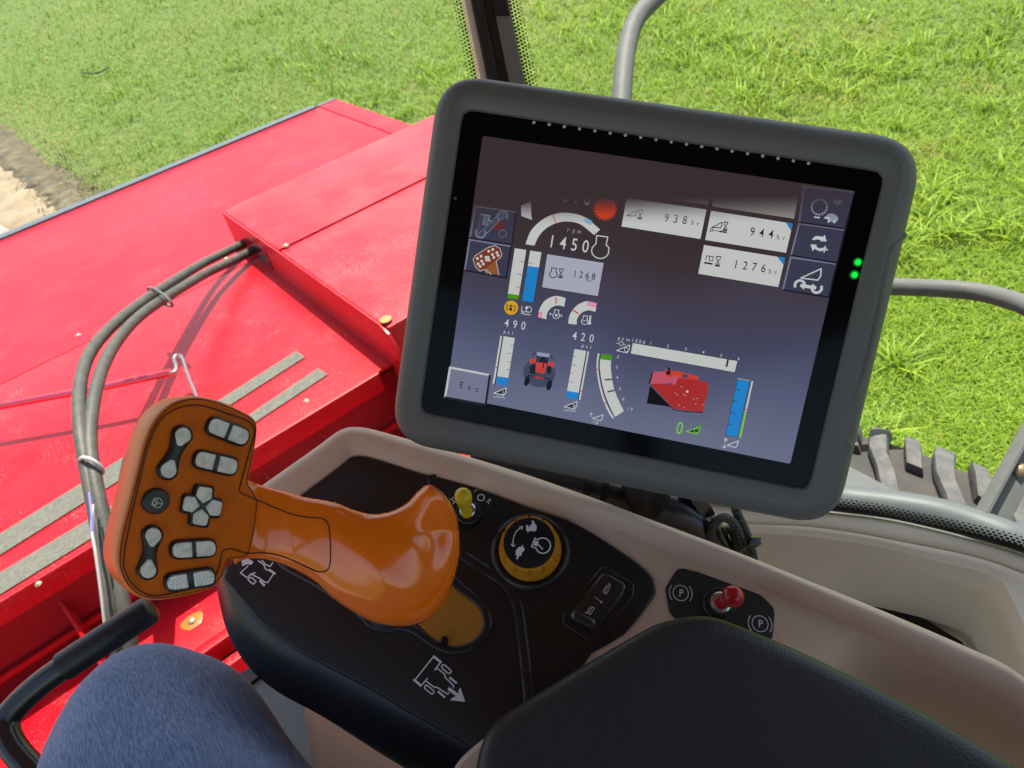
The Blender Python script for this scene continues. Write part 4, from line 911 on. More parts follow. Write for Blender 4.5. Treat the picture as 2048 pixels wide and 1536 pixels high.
for (c1, c2) in (((447, 300), (370, 485)), ((287, 840), (260, 1025))):
    c1, c2 = np.array(c1, float), np.array(c2, float); d = (c2-c1)/np.linalg.norm(c2-c1); nn = np.array([-d[1], d[0]]); L = np.linalg.norm(c2-c1)
    R_ = 58; P = []
    for k in range(9): a = math.pi*(-.5+k/8); P.append(c1-d*(R_*math.cos(a))*1.0+nn*R_*math.sin(a))
    P.append((c1+c2)/2+nn*36)
    for k in range(9): a = math.pi*(-.5+k/8); P.append(c2+d*(R_*math.cos(a))-nn*R_*math.sin(a))
    P.append((c1+c2)/2-nn*36)
    g = MB(); g.slab(HD, catmull(off(hz(P)), 3), RB); rb = g.out('button_pad', M['blackrub'], lev)
    for c, s_ in ((c1, 1), (c2, -1)):
        r_ = 43; P = [c-s_*d*r_*math.cos(a)+nn*r_*math.sin(a) for a in [math.radians(t) for t in range(-105, 106, 21)]]; P += [c+s_*d*r_*1.35+nn*10, c+s_*d*r_*1.35-nn*10]
        g = MB(); g.slab(HD, rounded(off(hz(P)), .0006, 2), KB); g.out('button_key', M['key'], rb)
# cross of four keys
c = np.array([552., 680.]); a0 = math.radians(9); e1 = np.array([math.cos(a0), math.sin(a0)]); e2 = np.array([-math.sin(a0), math.cos(a0)])*1.0
def X(a, b_): return c+e1*a*.98+e2*b_*.98
g = MB(); g.slab(HD, rounded(off(hz([X(-56, -118), X(56, -118), X(58, -58), X(112, -55), X(112, 55), X(58, 58), X(56, 118), X(-56, 118), X(-58, 58), X(-112, 55), X(-112, -55), X(-58, -58)])), [.0022, .0022, .0006, .0022, .0022, .0006]*2, 5), RB); rb = g.out('button_pad', M['blackrub'], lev)
for ux, uy in ((e1, e2), (e2, -e1), (-e1, -e2), (-e2, e1)):
    f_ = lambda a, b_: c+ux*a+uy*b_
    g = MB(); g.slab(HD, rounded(off(hz([f_(16, 0), f_(48, -42), f_(103, -38), f_(103, 38), f_(48, 42)])), [.0006, .0012, .0022, .0022, .0012], 5), KB); g.out('button_key', M['key'], rb)
cc = off(hz([(307, 655)]))[0]; g = MB(); g.lathe(HD, cc, [(.0078, 0), (.0078, .003), (.0070, .0042), (.0055, .0044)], 28); rb = g.out('button_pad', M['blackrub'], lev)
u = UI(HD, lambda x, y: ZL(x, y), {'g': M['key']}, base=.0044); cz = (310, 655)
def hoff(s, P): return off([HD.uv(*s.z(x, y)) for x, y in P])
UI.q_old = UI.q
u.q = lambda P: hoff(u, P)
u.ln([(310+26*math.cos(t*.5), 662+26*math.sin(t*.5)) for t in range(12)], .0004, 'g', 1, closed=True)
for t in (.3, 2.4, 4.5): u.ln([(310, 662), (310+26*math.cos(t), 662+26*math.sin(t))], .0004, 'g', 2)
u.ln([(278, 672), (292, 640), (306, 672)], .0004, 'g', 3, closed=True); u.done('button_symbol', rb)
# shaft down into the slot
g = MB(); A = W(775, 1215, base_d(775, 1215)+.004); B_ = CON.px(765, 1243, .0); g.tube([A, B_], [.009, .008], 20); g.out('shaft', M['steel'], lev)
# ================================================================== GROUND
def noise_mat(name, cols, scale, rough=.95, bump=None, det=8):
    m = bpy.data.materials.new(name); m.use_nodes = True; N = m.node_tree; b = N.nodes['Principled BSDF']; b.inputs['Roughness'].default_value = rough
    tc = N.nodes.new('ShaderNodeTexCoord'); n = N.nodes.new('ShaderNodeTexNoise'); n.inputs['Scale'].default_value = scale; n.inputs['Detail'].default_value = det; n.inputs['Roughness'].default_value = .7
    N.links.new(tc.outputs['Object'], n.inputs['Vector']); r = N.nodes.new('ShaderNodeValToRGB'); N.links.new(n.outputs['Fac'], r.inputs[0])
    r.color_ramp.elements[0].position = .3; r.color_ramp.elements[0].color = (*cols[0], 1); r.color_ramp.elements[1].position = .72; r.color_ramp.elements[1].color = (*cols[-1], 1)
    for i, c in enumerate(cols[1:-1]): e = r.color_ramp.elements.new(.3+.42*(i+1)/(len(cols)-1)); e.color = (*c, 1)
    N.links.new(r.outputs[0], b.inputs['Base Color'])
    if bump: bp = N.nodes.new('ShaderNodeBump'); bp.inputs['Strength'].default_value = bump; bp.inputs['Distance'].default_value = .03; N.links.new(n.outputs['Fac'], bp.inputs['Height']); N.links.new(bp.outputs[0], b.inputs['Normal'])
    return m
gm = noise_mat('lawn_soil', [(.04, .07, .010), (.075, .12, .018), (.13, .15, .035)], 9.0, bump=.5)
b = MB(); b.add([(-900, -900, 0), (900, -900, 0), (900, 900, 0), (-900, 900, 0)], [(0, 1, 2, 3)])
o = b.out('ground', gm, smooth=0); o['kind'] = 'structure'
EDGE = [(-60, 250), (0, 300), (60, 350), (110, 385), (150, 415), (200, 470), (330, 600), (600, 900)]   # grass edge of the bare track
edge = [ONZ(x, y, 0)[:2] for x, y in EDGE]
dm = noise_mat('bare_soil', [(.13, .095, .06), (.21, .165, .11), (.28, .235, .17)], 2.2, bump=.4)
b = MB(); jag = []
ed = catmull(edge, 10, False)
for i, p in enumerate(ed): jag.append((p[0]+RNG.normal(0, .035), p[1]+RNG.normal(0, .035), .006))
far_ = ONZ(-60, 250, 0); pts = jag+[(-6, -2, .006), (-30, 2, .006), (-30, far_[1]+6, .006)]
b.add(pts, [tuple(range(len(pts)))]); o = b.out('dirt_track', dm, smooth=0); o['kind'] = 'structure'
vm = noise_mat('bare_verge_earth', [(.035, .028, .016), (.085, .07, .04), (.17, .15, .08)], 5.0, bump=.8)
b = MB(); E3 = np.array(ed); tg = np.gradient(E3, axis=0); nv_ = np.stack([tg[:, 1], -tg[:, 0]], 1)/np.linalg.norm(tg, axis=1)[:, None]
if np.dot(nv_[10], ONZ(400, 200, 0)[:2]-E3[10]) < 0: nv_ = -nv_
rows = []
for (o_, z_, j_) in ((-.14, .010, .03), (-.06, .04, .02), (.06, .045, .02), (.30, .012, .04)):
    rows.append([(p[0]+q[0]*(o_+RNG.normal(0, j_)), p[1]+q[1]*(o_+RNG.normal(0, j_)), z_) for p, q in zip(E3, nv_)])
b.loft(rows); o = b.out('verge', vm, smooth=0); o['kind'] = 'structure'
gm2 = noise_mat('worn_asphalt', [(.16, .15, .14), (.24, .22, .20), (.32, .29, .26)], 6, bump=.3)
e0 = ONZ(40, 470, 0); e1_ = ONZ(-40, 432, 0)
b = MB(); dv = nrm(np.array([e0[0]-e1_[0], e0[1]-e1_[1]])); b.add([(e0[0]+dv[0]*6, e0[1]+dv[1]*6, .010), (e1_[0]-dv[0]*12, e1_[1]-dv[1]*12, .010), (-30, -2, .010), (-6, -8, .010)], [(0, 1, 2, 3)])
o = b.out('road', gm2, smooth=0); o['kind'] = 'structure'
# grass ----------------------------------------------------------------
def make_grass():
    ca = []
    # density falls with distance from the machine: uniform in bearing and in log-ish range
    n = 540000
    th = RNG.uniform(math.radians(-12), math.radians(100), n); u = RNG.random(n)
    r0, r1 = 2.4, 34.0; r = 1/(1/r0+(1/r1-1/r0)*u)
    r = np.where(RNG.random(n) < .30, np.exp(np.log(r0)+(np.log(r1)-np.log(r0))*RNG.random(n)), r)
    x = r*np.sin(th); y = r*np.cos(th)
    # keep what is neither on the track nor deep under the machine
    E2 = np.array(ed); 
    ei = np.argmin((x[:, None]-E2[None, ::4, 0])**2+(y[:, None]-E2[None, ::4, 1])**2, 1); ep = E2[::4][ei]
    tn = np.gradient(E2[::4], axis=0)[ei]; side = (x-ep[:, 0])*tn[:, 1]-(y-ep[:, 1])*tn[:, 0]; dl = np.hypot(x-ep[:, 0], y-ep[:, 1])*np.sign(side)
    # sign so that the lawn side is positive
    tst = ONZ(400, 200, 0)[:2]; k = np.argmin(((E2[::4]-tst)**2).sum(1)); t_ = np.gradient(E2[::4], axis=0)[k]; sg = np.sign((tst[0]-E2[::4][k][0])*t_[1]-(tst[1]-E2[::4][k][1])*t_[0])
    dl = dl*sg
    keep = (dl > .12) | ((dl > -.30) & (RNG.random(n) < .30))
    x, y, r, dl = x[keep], y[keep], r[keep], dl[keep]; n = len(x)
    def fbm(x, y, s, seed):
        g = np.random.default_rng(seed); v = np.zeros_like(x)
        for k in range(8):
            a = g.uniform(0, 2*np.pi); f = s*g.uniform(.6, 1.6); v += np.sin((x*np.cos(a)+y*np.sin(a))*f+g.uniform(0, 7))
        return v/8
    lush = fbm(x, y, 2.2, 3)+.8*fbm(x, y, 6.5, 5)+.5*fbm(x, y, 14, 6)          # clumps
    dry = np.clip(1-dl/1.4, 0, 1)*.8+np.clip(fbm(x, y, 1.3, 9)*1.5-.15, 0, 1)*.7+np.clip(fbm(x, y, 4.5, 19)*2-.5, 0, 1)*.5
    tall = (lush > .2) & (RNG.random(n) < .30)
    h = np.where(tall, RNG.uniform(.08, .19, n), RNG.uniform(.03, .085, n))*np.clip(.8+r/28, .9, 1.7)*np.where(dl < .6, .8, 1)
    leftish = np.clip((th[keep]-.1)/.5, 0, 1); h *= .75+.35*leftish
    w = h*RNG.uniform(.045, .075, n)+.0027*np.clip(r/6, .8, 3.2)
    # clump centres bend together
    az = RNG.uniform(0, 2*np.pi, n)+fbm(x, y, 5, 11)*2; lean = RNG.uniform(.5, 1.7, n)
    dx, dy = np.cos(az), np.sin(az); px_, py_ = -dy, dx
    V = np.zeros((n, 7, 3)); ts = [0, .38, .74, 1]
    for i, t in enumerate(ts):
        hx = h*lean*t*t*.9; hz_ = h*(t-.42*lean*t*t*.8); ww = w*(1-t**2.2)*.5
        cx = x+dx*hx; cy = y+dy*hx
        if i < 3:
            V[:, 2*i] = np.stack([cx-px_*ww, cy-py_*ww, hz_], 1); V[:, 2*i+1] = np.stack([cx+px_*ww, cy+py_*ww, hz_], 1)
        else: V[:, 6] = np.stack([cx, cy, hz_], 1)
    me = bpy.data.meshes.new('grass'); nv = n*7; me.vertices.add(nv); me.vertices.foreach_set('co', V.reshape(-1))
    base = (np.arange(n)*7)[:, None]; quads = np.array([[0, 1, 3, 2], [2, 3, 5, 4]]); tri = np.array([4, 5, 6])
    loops = np.concatenate([(base+quads.reshape(1, -1)), base+tri[None]], 1).reshape(-1)
    me.loops.add(len(loops)); me.loops.foreach_set('vertex_index', loops.astype(np.int32))
    me.polygons.add(n*3); st = (np.arange(n)*11)[:, None]+np.array([[0, 4, 8]]); me.polygons.foreach_set('loop_start', st.reshape(-1).astype(np.int32))
    me.update(calc_edges=True)
    c1 = np.array([.115, .235, .014]); c2 = np.array([.26, .38, .034]); c3 = np.array([.34, .31, .10]); c4 = np.array([.09, .18, .018])
    t = np.clip(RNG.normal(.5, .28, n)+.25*fbm(x, y, 1.1, 21), 0, 1)[:, None]; C = c1*(1-t)+c2*t
    dk = (RNG.random(n) < .12+.35*np.clip(fbm(x, y, 3.2, 31)+.3*fbm(x, y, 9, 33), 0, 1))[:, None]; C = np.where(dk, c4, C)
    dd_ = (RNG.random(n) < dry)[:, None]; vg = (dl < .55)[:, None]; C = np.where(vg & (RNG.random(n) < .75)[:, None], np.where(RNG.random((n, 1)) < .5, np.array([.16, .13, .05]), np.array([.06, .05, .025]))*RNG.uniform(.5, 1.3, (n, 1)), C)
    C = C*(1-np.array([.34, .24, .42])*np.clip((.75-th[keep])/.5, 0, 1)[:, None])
    C = np.where(dd_ & (~tall)[:, None], c3*RNG.uniform(.6, 1.1, (n, 1)), C)
    C = C*np.array([1.2, 1.13, 1.0])
    rgba = np.ones((n, 7, 4)); rgba[:, :, :3] = C[:, None]
    at = me.color_attributes.new('blade', 'FLOAT_COLOR', 'POINT'); at.data.foreach_set('color', rgba.reshape(-1))
    m = bpy.data.materials.new('grass_blade'); m.use_nodes = True; N = m.node_tree; b = N.nodes['Principled BSDF']; b.inputs['Roughness'].default_value = .5; b.inputs['Specular IOR Level'].default_value = .25
    a = N.nodes.new('ShaderNodeAttribute'); a.attribute_name = 'blade'; N.links.new(a.outputs['Color'], b.inputs['Base Color'])
    tr = N.nodes.new('ShaderNodeBsdfTranslucent'); N.links.new(a.outputs['Color'], tr.inputs[0]); mx = N.nodes.new('ShaderNodeMixShader'); mx.inputs[0].default_value = .35
    N.links.new(b.outputs[0], mx.inputs[1]); N.links.new(tr.outputs[0], mx.inputs[2]); N.links.new(mx.outputs[0], N.nodes['Material Output'].inputs[0])
    me.materials.append(m); o = bpy.data.objects.new('grass', me); COL.objects.link(o); o['kind'] = 'stuff'; tag(o, 'bright green lawn grass around the red machine', 'grass')
make_grass()
# a thin dark stick on the lawn
b = MB(); b.tube([ONZ(x, y, .06) for x, y in catmull([np.array(p) for p in [(163, 145), (185, 147), (202, 143), (216, 134)]], 4, False)], [.012]*4+[.014]*5+[.018]*4, 7)
tag(b.out('twig', mat('twig_bark', (.05, .05, .035), .9), org=ONZ(190, 145, 0)), 'thin dark curved stick lying on the lawn at upper left', 'twig')

# ================================================================== MOWER HEADER
def proj(p):
    d = np.asarray(p)-CC; z = d@CF; return 1024+FPX*(d@CRt)/z, 768-FPX*(d@CU)/z
ZD = 1.30
yf = 4.555; xr = 1.955; yc = 3.06; ys = 1.937
hdr = thing('mower_header', 'big red mowing header with a wide flat hood in front of the cab', 'mower header', (0, 3, 0))
seam_x = ONZ(640, 215, ZD)[0]
def sheet(P, nm, m, th=.012, par=hdr, bev=.004, **k):
    b = MB(); n = nrm(np.cross(np.array(P[1])-P[0], np.array(P[2])-P[0])); n = n if n[2] > 0 else -n
    lo = [np.array(p)-n*th for p in P]; N_ = len(P)
    b.add(list(map(np.array, P))+lo, [tuple(range(N_)), tuple(range(N_, 2*N_))[::-1]]+[(i, (i+1) % N_, N_+(i+1) % N_, N_+i) for i in range(N_)])
    return b.out(nm, m, par, bevel=bev, **k)
XL = -2.3
sheet([(XL, yf, ZD), (seam_x, yf, ZD), (seam_x, yc, ZD), (XL, yc, ZD)], 'hood', M['redtop'])
sheet([(XL, yc-.002, ZD-.001), (xr, yc-.002, ZD-.001), (xr, ys, ZD-.012), (XL, ys, ZD-.012)], 'rear_deck', M['redp'])
sheet([(seam_x+.006, yf+.01, ZD+.002), (xr, yf+.01, ZD+.002), (xr, yc, ZD+.002), (seam_x+.006, yc, ZD+.002)], 'end_panel', M['redtop'])
b = MB(); b.abox(XL, seam_x-.02, yf+.003, yf+.062, ZD-.03, ZD+.012); b.out('edge_strip', M['rub'], hdr, bevel=.006)
b = MB(); b.abox(seam_x, xr, yf+.012, yf+.050, ZD-.03, ZD+.006); b.out('edge_strip', M['rub'], hdr, bevel=.004)
b = MB(); b.abox(XL, xr, yf+.02, yf+.04, .35, ZD-.03); b.out('curtain', M['rub'], hdr)
b = MB(); b.abox(xr-.02, xr-.002, ys, yf, .35, ZD-.014); b.out('side_panel', M['redp'], hdr)
def bolt(p, r=.012, par=hdr, nm='bolt'):
    F_ = Frame(p, (0, 0, 1), (1, 0, 0)); g = MB(); g.lathe(F_, (0, 0), [(r*1.3, 0), (r*1.3, r*.2), (r, r*.25), (r, r*.6), (r*.7, r*.9), (r*.3, r)], 12); return g.out(nm, M['bolt'], par)
# rear lip with a folded edge, then the back wall, its shade put into a darker red
b = MB(); b.abox(XL, .668, ys-.010, ys+.002, ZD-.085, ZD-.014); b.out('lip', M['redp'], hdr, bevel=.003)
b = MB(); b.tube([(XL, ys-.006, ZD-.016), (.668, ys-.006, ZD-.016)], .0055, 8); b.out('lip_fold', M['redtop'], hdr)
b = MB(); b.abox(XL, .9, ys+.02, ys+.035, .30, ZD-.05); b.out('back_wall', M['redshade'], hdr)
b = MB(); b.abox(XL, .9, ys-.25, ys+.02, .94, .95); b.out('lower_ledge', M['redp'], hdr, bevel=.003)
b = MB(); b.abox(XL, .9, ys-.285, ys-.252, .90, .965); b.out('ledge_bar', M['redp'], hdr, bevel=.006)
b = MB(); b.abox(XL, .9, ys-.35, ys-.32, .86, .93); b.out('ledge_bar', M['redp'], hdr, bevel=.006)
b = MB(); b.abox(XL, .9, ys-.95, ys-.29, .74, .75); b.out('lower_plate', M['redp'], hdr, bevel=.003)
for x0 in (-.45, .20, .42):
    b = MB(); b.add([(x0, ys-.20, .951), (x0, ys+.02, .951), (x0, ys+.02, 1.16), (x0+.010, ys-.20, .951), (x0+.010, ys+.02, .951), (x0+.010, ys+.02, 1.16)], [(0,1,2),(3,4,5),(0,1,4,3),(1,2,5,4),(2,0,3,5)]); b.out('gusset', M['redp'], hdr, bevel=.001)
b = MB(); b.abox(XL, .9, ys+.004, ys+.019, 1.03, 1.05); b.out('rear_bar', M['redp'], hdr, bevel=.003)
bolt((ONZ(385, 1243, .95)), .012); b = MB(); F_ = Frame(ONZ(385, 1243, .951), (0, 0, 1), (1, 0, 0)); b.slab(F_, catmull([(.034*math.cos(t)*(1+.12*math.sin(3*t)), .030*math.sin(t)*(1+.1*math.cos(2*t))) for t in np.linspace(0, 6.28, 12, endpoint=False)], 3), [(0, 0), (0, .001), (.004, .0022)]); b.out('grease_patch', mat('grease', (.26, .11, .02), .35, var=(50, .5, (.33, .16, .04))), hdr)
# the raised box cover on the right half
x0 = .735; y1b = 3.30; ZB = 1.455; xb = max(ONZ(866, 226, ZB)[0], 1.5); y0b = ONZ(785, 652, ZB)[1]
sy = ONZ(572, 492, ZB)[1]
b = MB(); b.abox(x0, xb, sy+.004, y1b, ZD-.01, ZB); b.out('box_cover', M['redbox'], hdr, bevel=.012)
b = MB(); b.abox(x0+.002, xb, y0b+.012, sy, ZD-.20, ZB-.006); b.out('box_cover', M['redbox'], hdr, bevel=.012)
b = MB(); q = [(y1b-.004, ZD-.005), (y1b-.004, ZB-.004), (y0b+.05, ZB-.004), (y0b, ZB-.02), (y0b-.03, ZB-.07), (y0b-.04, ZD-.16), (ys-.02, ZD-.16), (ys-.02, ZD-.013)]
b.add([(x0-.010, y, z) for y, z in q]+[(x0-.001, y, z) for y, z in q], [tuple(range(8)), tuple(range(8, 16))[::-1]]+[(i, (i+1) % 8, 8+(i+1) % 8, 8+i) for i in range(8)]); b.out('box_side', M['redp'], hdr, bevel=.002)
q = [ONZ(763, 738, ZD-.05), ONZ(800, 768, ZD-.05)]
b = MB(); b.box((.80, 1.86, ZD-.16), (.055, -.02, 0), (.003, .006, 0), (0, 0, .10)); b.box((.76, 1.78, ZD-.34), (.06, 0, 0), (0, .006, 0), (0, 0, .14)); b.out('hinge_plate', M['redp'], hdr, bevel=.002)
# grit strips, bolts
def on_deck(px, py):
    r = ray(px, py); # plane through crease and step
    n = nrm(np.cross(np.array([1, 0, 0.]), np.array([0, yc-ys, .011]))); O = np.array([0, yc, ZD-.001]); t = ((O-CC)@n)/(r@n); return CC+r*t, n
for P in ([(-200, 1195), (285, 893), (300, 925), (-200, 1238)], [(-200, 1268), (300, 968), (312, 1000), (-200, 1315)], [(400, 827), (593, 704), (611, 716), (425, 835)], [(460, 858), (637, 738), (656, 751), (482, 866)]):
    Q = [on_deck(*p) for p in P]; b = MB(); n = Q[0][1]; n = n if n[2] > 0 else -n
    t_ = [q[0]+n*.005 for q in Q]; l_ = [q[0]+n*.001 for q in Q]
    b.add(t_+l_, [(0, 1, 2, 3)]+[(i, (i+1) % 4, 4+(i+1) % 4, 4+i) for i in range(4)]); b.out('grit_strip', M['grip'], hdr)
for px, py in ((157, 671), (452, 518)): bolt(ONZ(px, py, ZD+.001), .0085)
for px, py in ((613, 802), (77, 1168)): bolt(on_deck(px, py)[0], .007)
bolt(ONZ(572, 492, ZB), .009)
b = MB(); F_ = Frame(ONZ(772, 640, ZB+.001), (0, 0, 1), (1, 0, 0)); b.lathe(F_, (0, 0), [(.020, 0), (.020, .004), (.016, .005)], 20); b.out('rusty_washer', mat('rust', (.33, .17, .06), .9, var=(60, .7, (.45, .30, .12))), hdr)
b = MB(); F_ = Frame(ONZ(480, 498, ZD+.02), nrm((-1, 0, 0)), (0, 1, 0))
b.abox(x0-.0125, x0-.0095, ONZ(500, 505, ZD+.08)[1]-.10, ONZ(500, 505, ZD+.08)[1]+.09, ZD+.015, ZD+.095); b.out('hose_slot', M['blackgloss'], hdr)

# ================================================================== HOSES
def hose(nm, L, r, label, grp=None):
    P = catmull([np.array(W_) for W_ in L], 8, False); b = MB(); b.tube(P, r, 14); o = b.out(nm, M['hose'], org=P[-1]); return o
def hp_(L): return [ONZ(x, y, z) for x, y, z in L]
h1 = [(520, 470, 1.345), (485, 488, 1.35), (440, 510, 1.38), (400, 530, 1.42), (330, 573, 1.50), (260, 622, 1.57), (212, 665, 1.61), (178, 710, 1.64), (160, 770, 1.65), (160, 850, 1.64), (172, 930, 1.60), (188, 1010, 1.55), (205, 1110, 1.48), (222, 1220, 1.40), (240, 1320, 1.30), (262, 1420, 1.15), (300, 1520, 1.0)]
h2 = [(530, 485, 1.335), (497, 505, 1.34), (452, 528, 1.37), (410, 548, 1.41), (340, 590, 1.49), (280, 632, 1.56), (236, 680, 1.60), (206, 735, 1.63), (188, 800, 1.64), (180, 880, 1.62), (190, 960, 1.58), (210, 1050, 1.52), (232, 1140, 1.45), (250, 1230, 1.38), (268, 1330, 1.28), (292, 1430, 1.13), (330, 1530, .98)]
tag(hose('hydraulic_hose', hp_(h1), .0180, ''), 'outer of two grey hydraulic hoses curving over the red hood', 'hose', 'hydraulic hoses over the red hood')
tag(hose('hydraulic_hose', hp_(h2), .0180, ''), 'inner of two grey hydraulic hoses curving over the red hood', 'hose', 'hydraulic hoses over the red hood')
for (a_, b_, lb) in (((300, 583, 1.52), (341, 605, 1.52), 'grey plastic tie round both hoses above the hood'), ((166, 930, 1.60), (200, 934, 1.60), 'pale plastic tie round both hoses beside the lever head')):
    A, B = ONZ(*a_), ONZ(*b_); d = nrm(B-A); c = (A+B)/2; up = np.array([0, 0, 1.0]); hw = np.linalg.norm(B-A)/2
    P = [c+d*hw*math.cos(t)*1.12+up*.030*math.sin(t) for t in np.linspace(0, 2*math.pi, 30)]; g = MB(); g.tube(P, .005, 8); tag(g.out('cable_tie', M['rail'] if lb[0] == 'g' else M['silver'], org=c), lb, 'cable tie', 'ties round the hoses')
g = MB(); P = catmull(hp_([(186, 1010, 1.58), (184, 1060, 1.56), (192, 1110, 1.53), (204, 1200, 1.46), (214, 1290, 1.38)]), 8, False); g.tube(P, .0036, 7); tag(g.out('cord', M['silver'], org=P[0]), 'thin pale cord running down beside the grey hoses', 'cord')
g = MB(); P = catmull(hp_([(178, 985, 1.62), (183, 1030, 1.60), (184, 1062, 1.585)]), 6, False); g.tube(P, .0026, 7); tag(g.out('cord', mat('blue_cord', (.12, .10, .55), .5), org=P[0]), 'short blue cord end beside the grey hoses', 'cord')
# hooked rod lying over the hood
rod = thing('support_rod', 'thin plated rod with a hooked end held above the red rear deck', 'rod', ONZ(200, 790, 1.40))
P = [ONZ(-300, 868, 1.42), ONZ(0, 812, 1.42), ONZ(200, 775, 1.42), ONZ(346, 744, 1.42)]
g = MB(); g.tube(P, .0125, 14); g.out('bar', M['rodreflect'], rod)
P = catmull([ONZ(x, y, 1.425) for x, y in [(340, 746), (351, 742), (352, 730), (348, 718), (353, 711), (362, 712), (367, 722), (376, 750), (392, 790), (408, 830)]], 5, False)
g = MB(); g.tube(P, .0062, 10); g.out('hook', M['steel'], rod)

# ================================================================== WHEEL, RAILS, CAB
def tyre(c, R, w, nm, label):
    t = thing(nm, label, 'wheel', (c[0], c[1], 0)); b = MB(); prof = [(-.42*w, R*.60), (-.5*w, R*.72), (-.5*w, R*.86), (-.49*w, R*.935), (-.32*w, R*.955), (0, R*.955), (.32*w, R*.955), (.49*w, R*.935), (.5*w, R*.86), (.5*w, R*.72), (.42*w, R*.60)]
    n = 72; rows = []
    for k in range(n): a = 2*math.pi*k/n; rows.append([(c[0]+x, c[1]+r*math.sin(a), c[2]+r*math.cos(a)) for x, r in prof])
    rows.append(rows[0]); b.loft(rows); b.out('tyre', M['tyreside'], t, smooth=60)
    nl = 34
    def pt(x, a, r): return (c[0]+x, c[1]+r*math.sin(a), c[2]+r*math.cos(a))
    for k in range(nl):
        for s_ in (-1, 1):
            a0 = 2*math.pi*(k+(.5 if s_ > 0 else 0))/nl
            st = [(.515*w, 0, .93, .98), (.44*w, -.018, .94, 1.0), (.34*w, -.055, .942, 1.003), (.24*w, -.115, .945, 1.005), (.14*w, -.165, .945, 1.004), (.02*w, -.20, .945, 1.0)]
            b = MB(); rows = []
            for (x, da, ri, ro) in st:
                hw = .034; x_ = x*s_; a_ = a0+da
                rows.append([pt(x_, a_-hw, R*.955*ri/.94), pt(x_, a_-hw*.78, R*ro*.992), pt(x_, a_+hw*.78, R*ro*.992), pt(x_, a_+hw, R*.955*ri/.94)])
            b.loft(rows, closed=True); b.f.append((0, 1, 2, 3)); b.m.append(0); b.f.append((20, 21, 22, 23)); b.m.append(0)
            b.out('tread_lug', M['tyre'], t, bevel=.012)
            b = MB(); rows = []; a1 = a0+math.pi/nl
            for (x, da, ri, ro) in [(.51*w, .0, .93, .97), (.43*w, -.03, .94, .992), (.33*w, -.07, .945, .985)]:
                rows.append([pt(x*s_, a1+da-.028, R*ri), pt(x*s_, a1+da-.022, R*ro), pt(x*s_, a1+da+.022, R*ro), pt(x*s_, a1+da+.028, R*ri)])
            b.loft(rows, closed=True); b.f.append((0, 1, 2, 3)); b.m.append(0); b.f.append((8, 9, 10, 11)); b.m.append(0)
            b.out('shoulder_lug', M['tyre'], t, bevel=.006)
    F_ = Frame(np.array(c), (1, 0, 0), (0, 1, 0)); b = MB()
    for s_ in (1,): b.lathe(F_, (0, 0), [(R*.62, -w*.4), (R*.62, w*.40), (R*.56, w*.42), (R*.54, w*.2), (R*.2, w*.12), (R*.18, w*.25), (R*.05, w*.25)], 40)
    b.out('rim', M['redp'], t); return t
tyre((1.03, .36, .685), .80, .50, 'front_wheel', 'large black drive wheel with chunky lugs beside the right of the cab')
# hand rails
def rail(L, r, nm, label, m='rail', grp=None):
    P = catmull([np.array(p) for p in L], 8, False); g = MB(); g.tube(P, r, 18); return tag(g.out(nm, M[m], org=P[-1]), label, 'handrail', grp)
rail([W(1500, -260, 2.2), W(1400, -90, 2.05), W(1310, -3, 1.95), W(1272, 40, 1.9), W(1254, 95, 1.85), W(1246, 160, 1.8), W(1240, 260, 1.75), W(1236, 420, 1.7), W(1236, 600, 1.66)], .0235, 'handrail', 'grey bent tube rail rising behind the top edge of the monitor')
rail([W(1500, 566, 1.62), W(1620, 568, 1.6), W(1780, 573, 1.58), W(1880, 577, 1.56), W(1950, 583, 1.53), W(2010, 597, 1.48), W(2060, 616, 1.42), W(2140, 670, 1.36), W(2200, 760, 1.3)], .0185, 'handrail', 'grey tube rail crossing level to the right of the monitor')
br = thing('mounting_bracket', 'flat grey steel bracket with a bolt at the right edge of the lawn view', 'bracket', W(1990, 1040, 1.18))
g = MB(); A, B = W(1962, 1075, 1.10), W(2110, 800, 1.22); d = nrm(B-A); s_ = nrm(np.cross(d, CF)); 
g.box((A+B)/2, (B-A)/2, s_*.026, np.cross(d, s_)*.004); g.box((A+B)/2+s_*.026-np.cross(s_, d)*.012, (B-A)/2, s_*.003, np.cross(d, s_)*.012); g.out('bar', M['rail'], br, bevel=.001)
F_ = Frame(W(2038, 940, 1.15), -ray(2038, 940)); g = MB(); g.lathe(F_, (0, 0), [(.011, 0), (.011, .004), (.007, .005), (.007, .012), (.003, .014)], 12); g.out('bolt', M['bolt'], br)
# cab shell --------------------------------------------------------------
ZS = 1.95
cab = thing('cab', 'tractor cab with dark corner pillar, cream window sill, dotted glass edge and unseen sun-blocking roof', 'cab', (0, 0, 1.6))
def zrow(L, z, n=6): return catmull([ONZ(x, y, z) for x, y in L], n, False)
r0 = [(1280, 1000), (1400, 1003), (1520, 1010), (1641, 1023), (1740, 1034), (1827, 1050), (1940, 1078), (2048, 1110), (2200, 1170), (2400, 1270), (2560, 1360)]
rg = [(1280, 1040), (1400, 1040), (1488, 1046), (1600, 1050), (1700, 1062), (1800, 1080), (1921, 1104), (2022, 1134), (2160, 1195), (2350, 1300), (2500, 1390)]
rr_ = [(1280, 1062), (1400, 1060), (1512, 1066), (1620, 1073), (1761, 1094), (1881, 1124), (1960, 1143), (2000, 1160), (2018, 1185), (2060, 1275), (2150, 1480)]
rw = [(1280, 1082), (1400, 1080), (1512, 1086), (1615, 1093), (1755, 1116), (1870, 1147), (1945, 1168), (1980, 1184), (1998, 1205), (2045, 1300), (2135, 1505)]
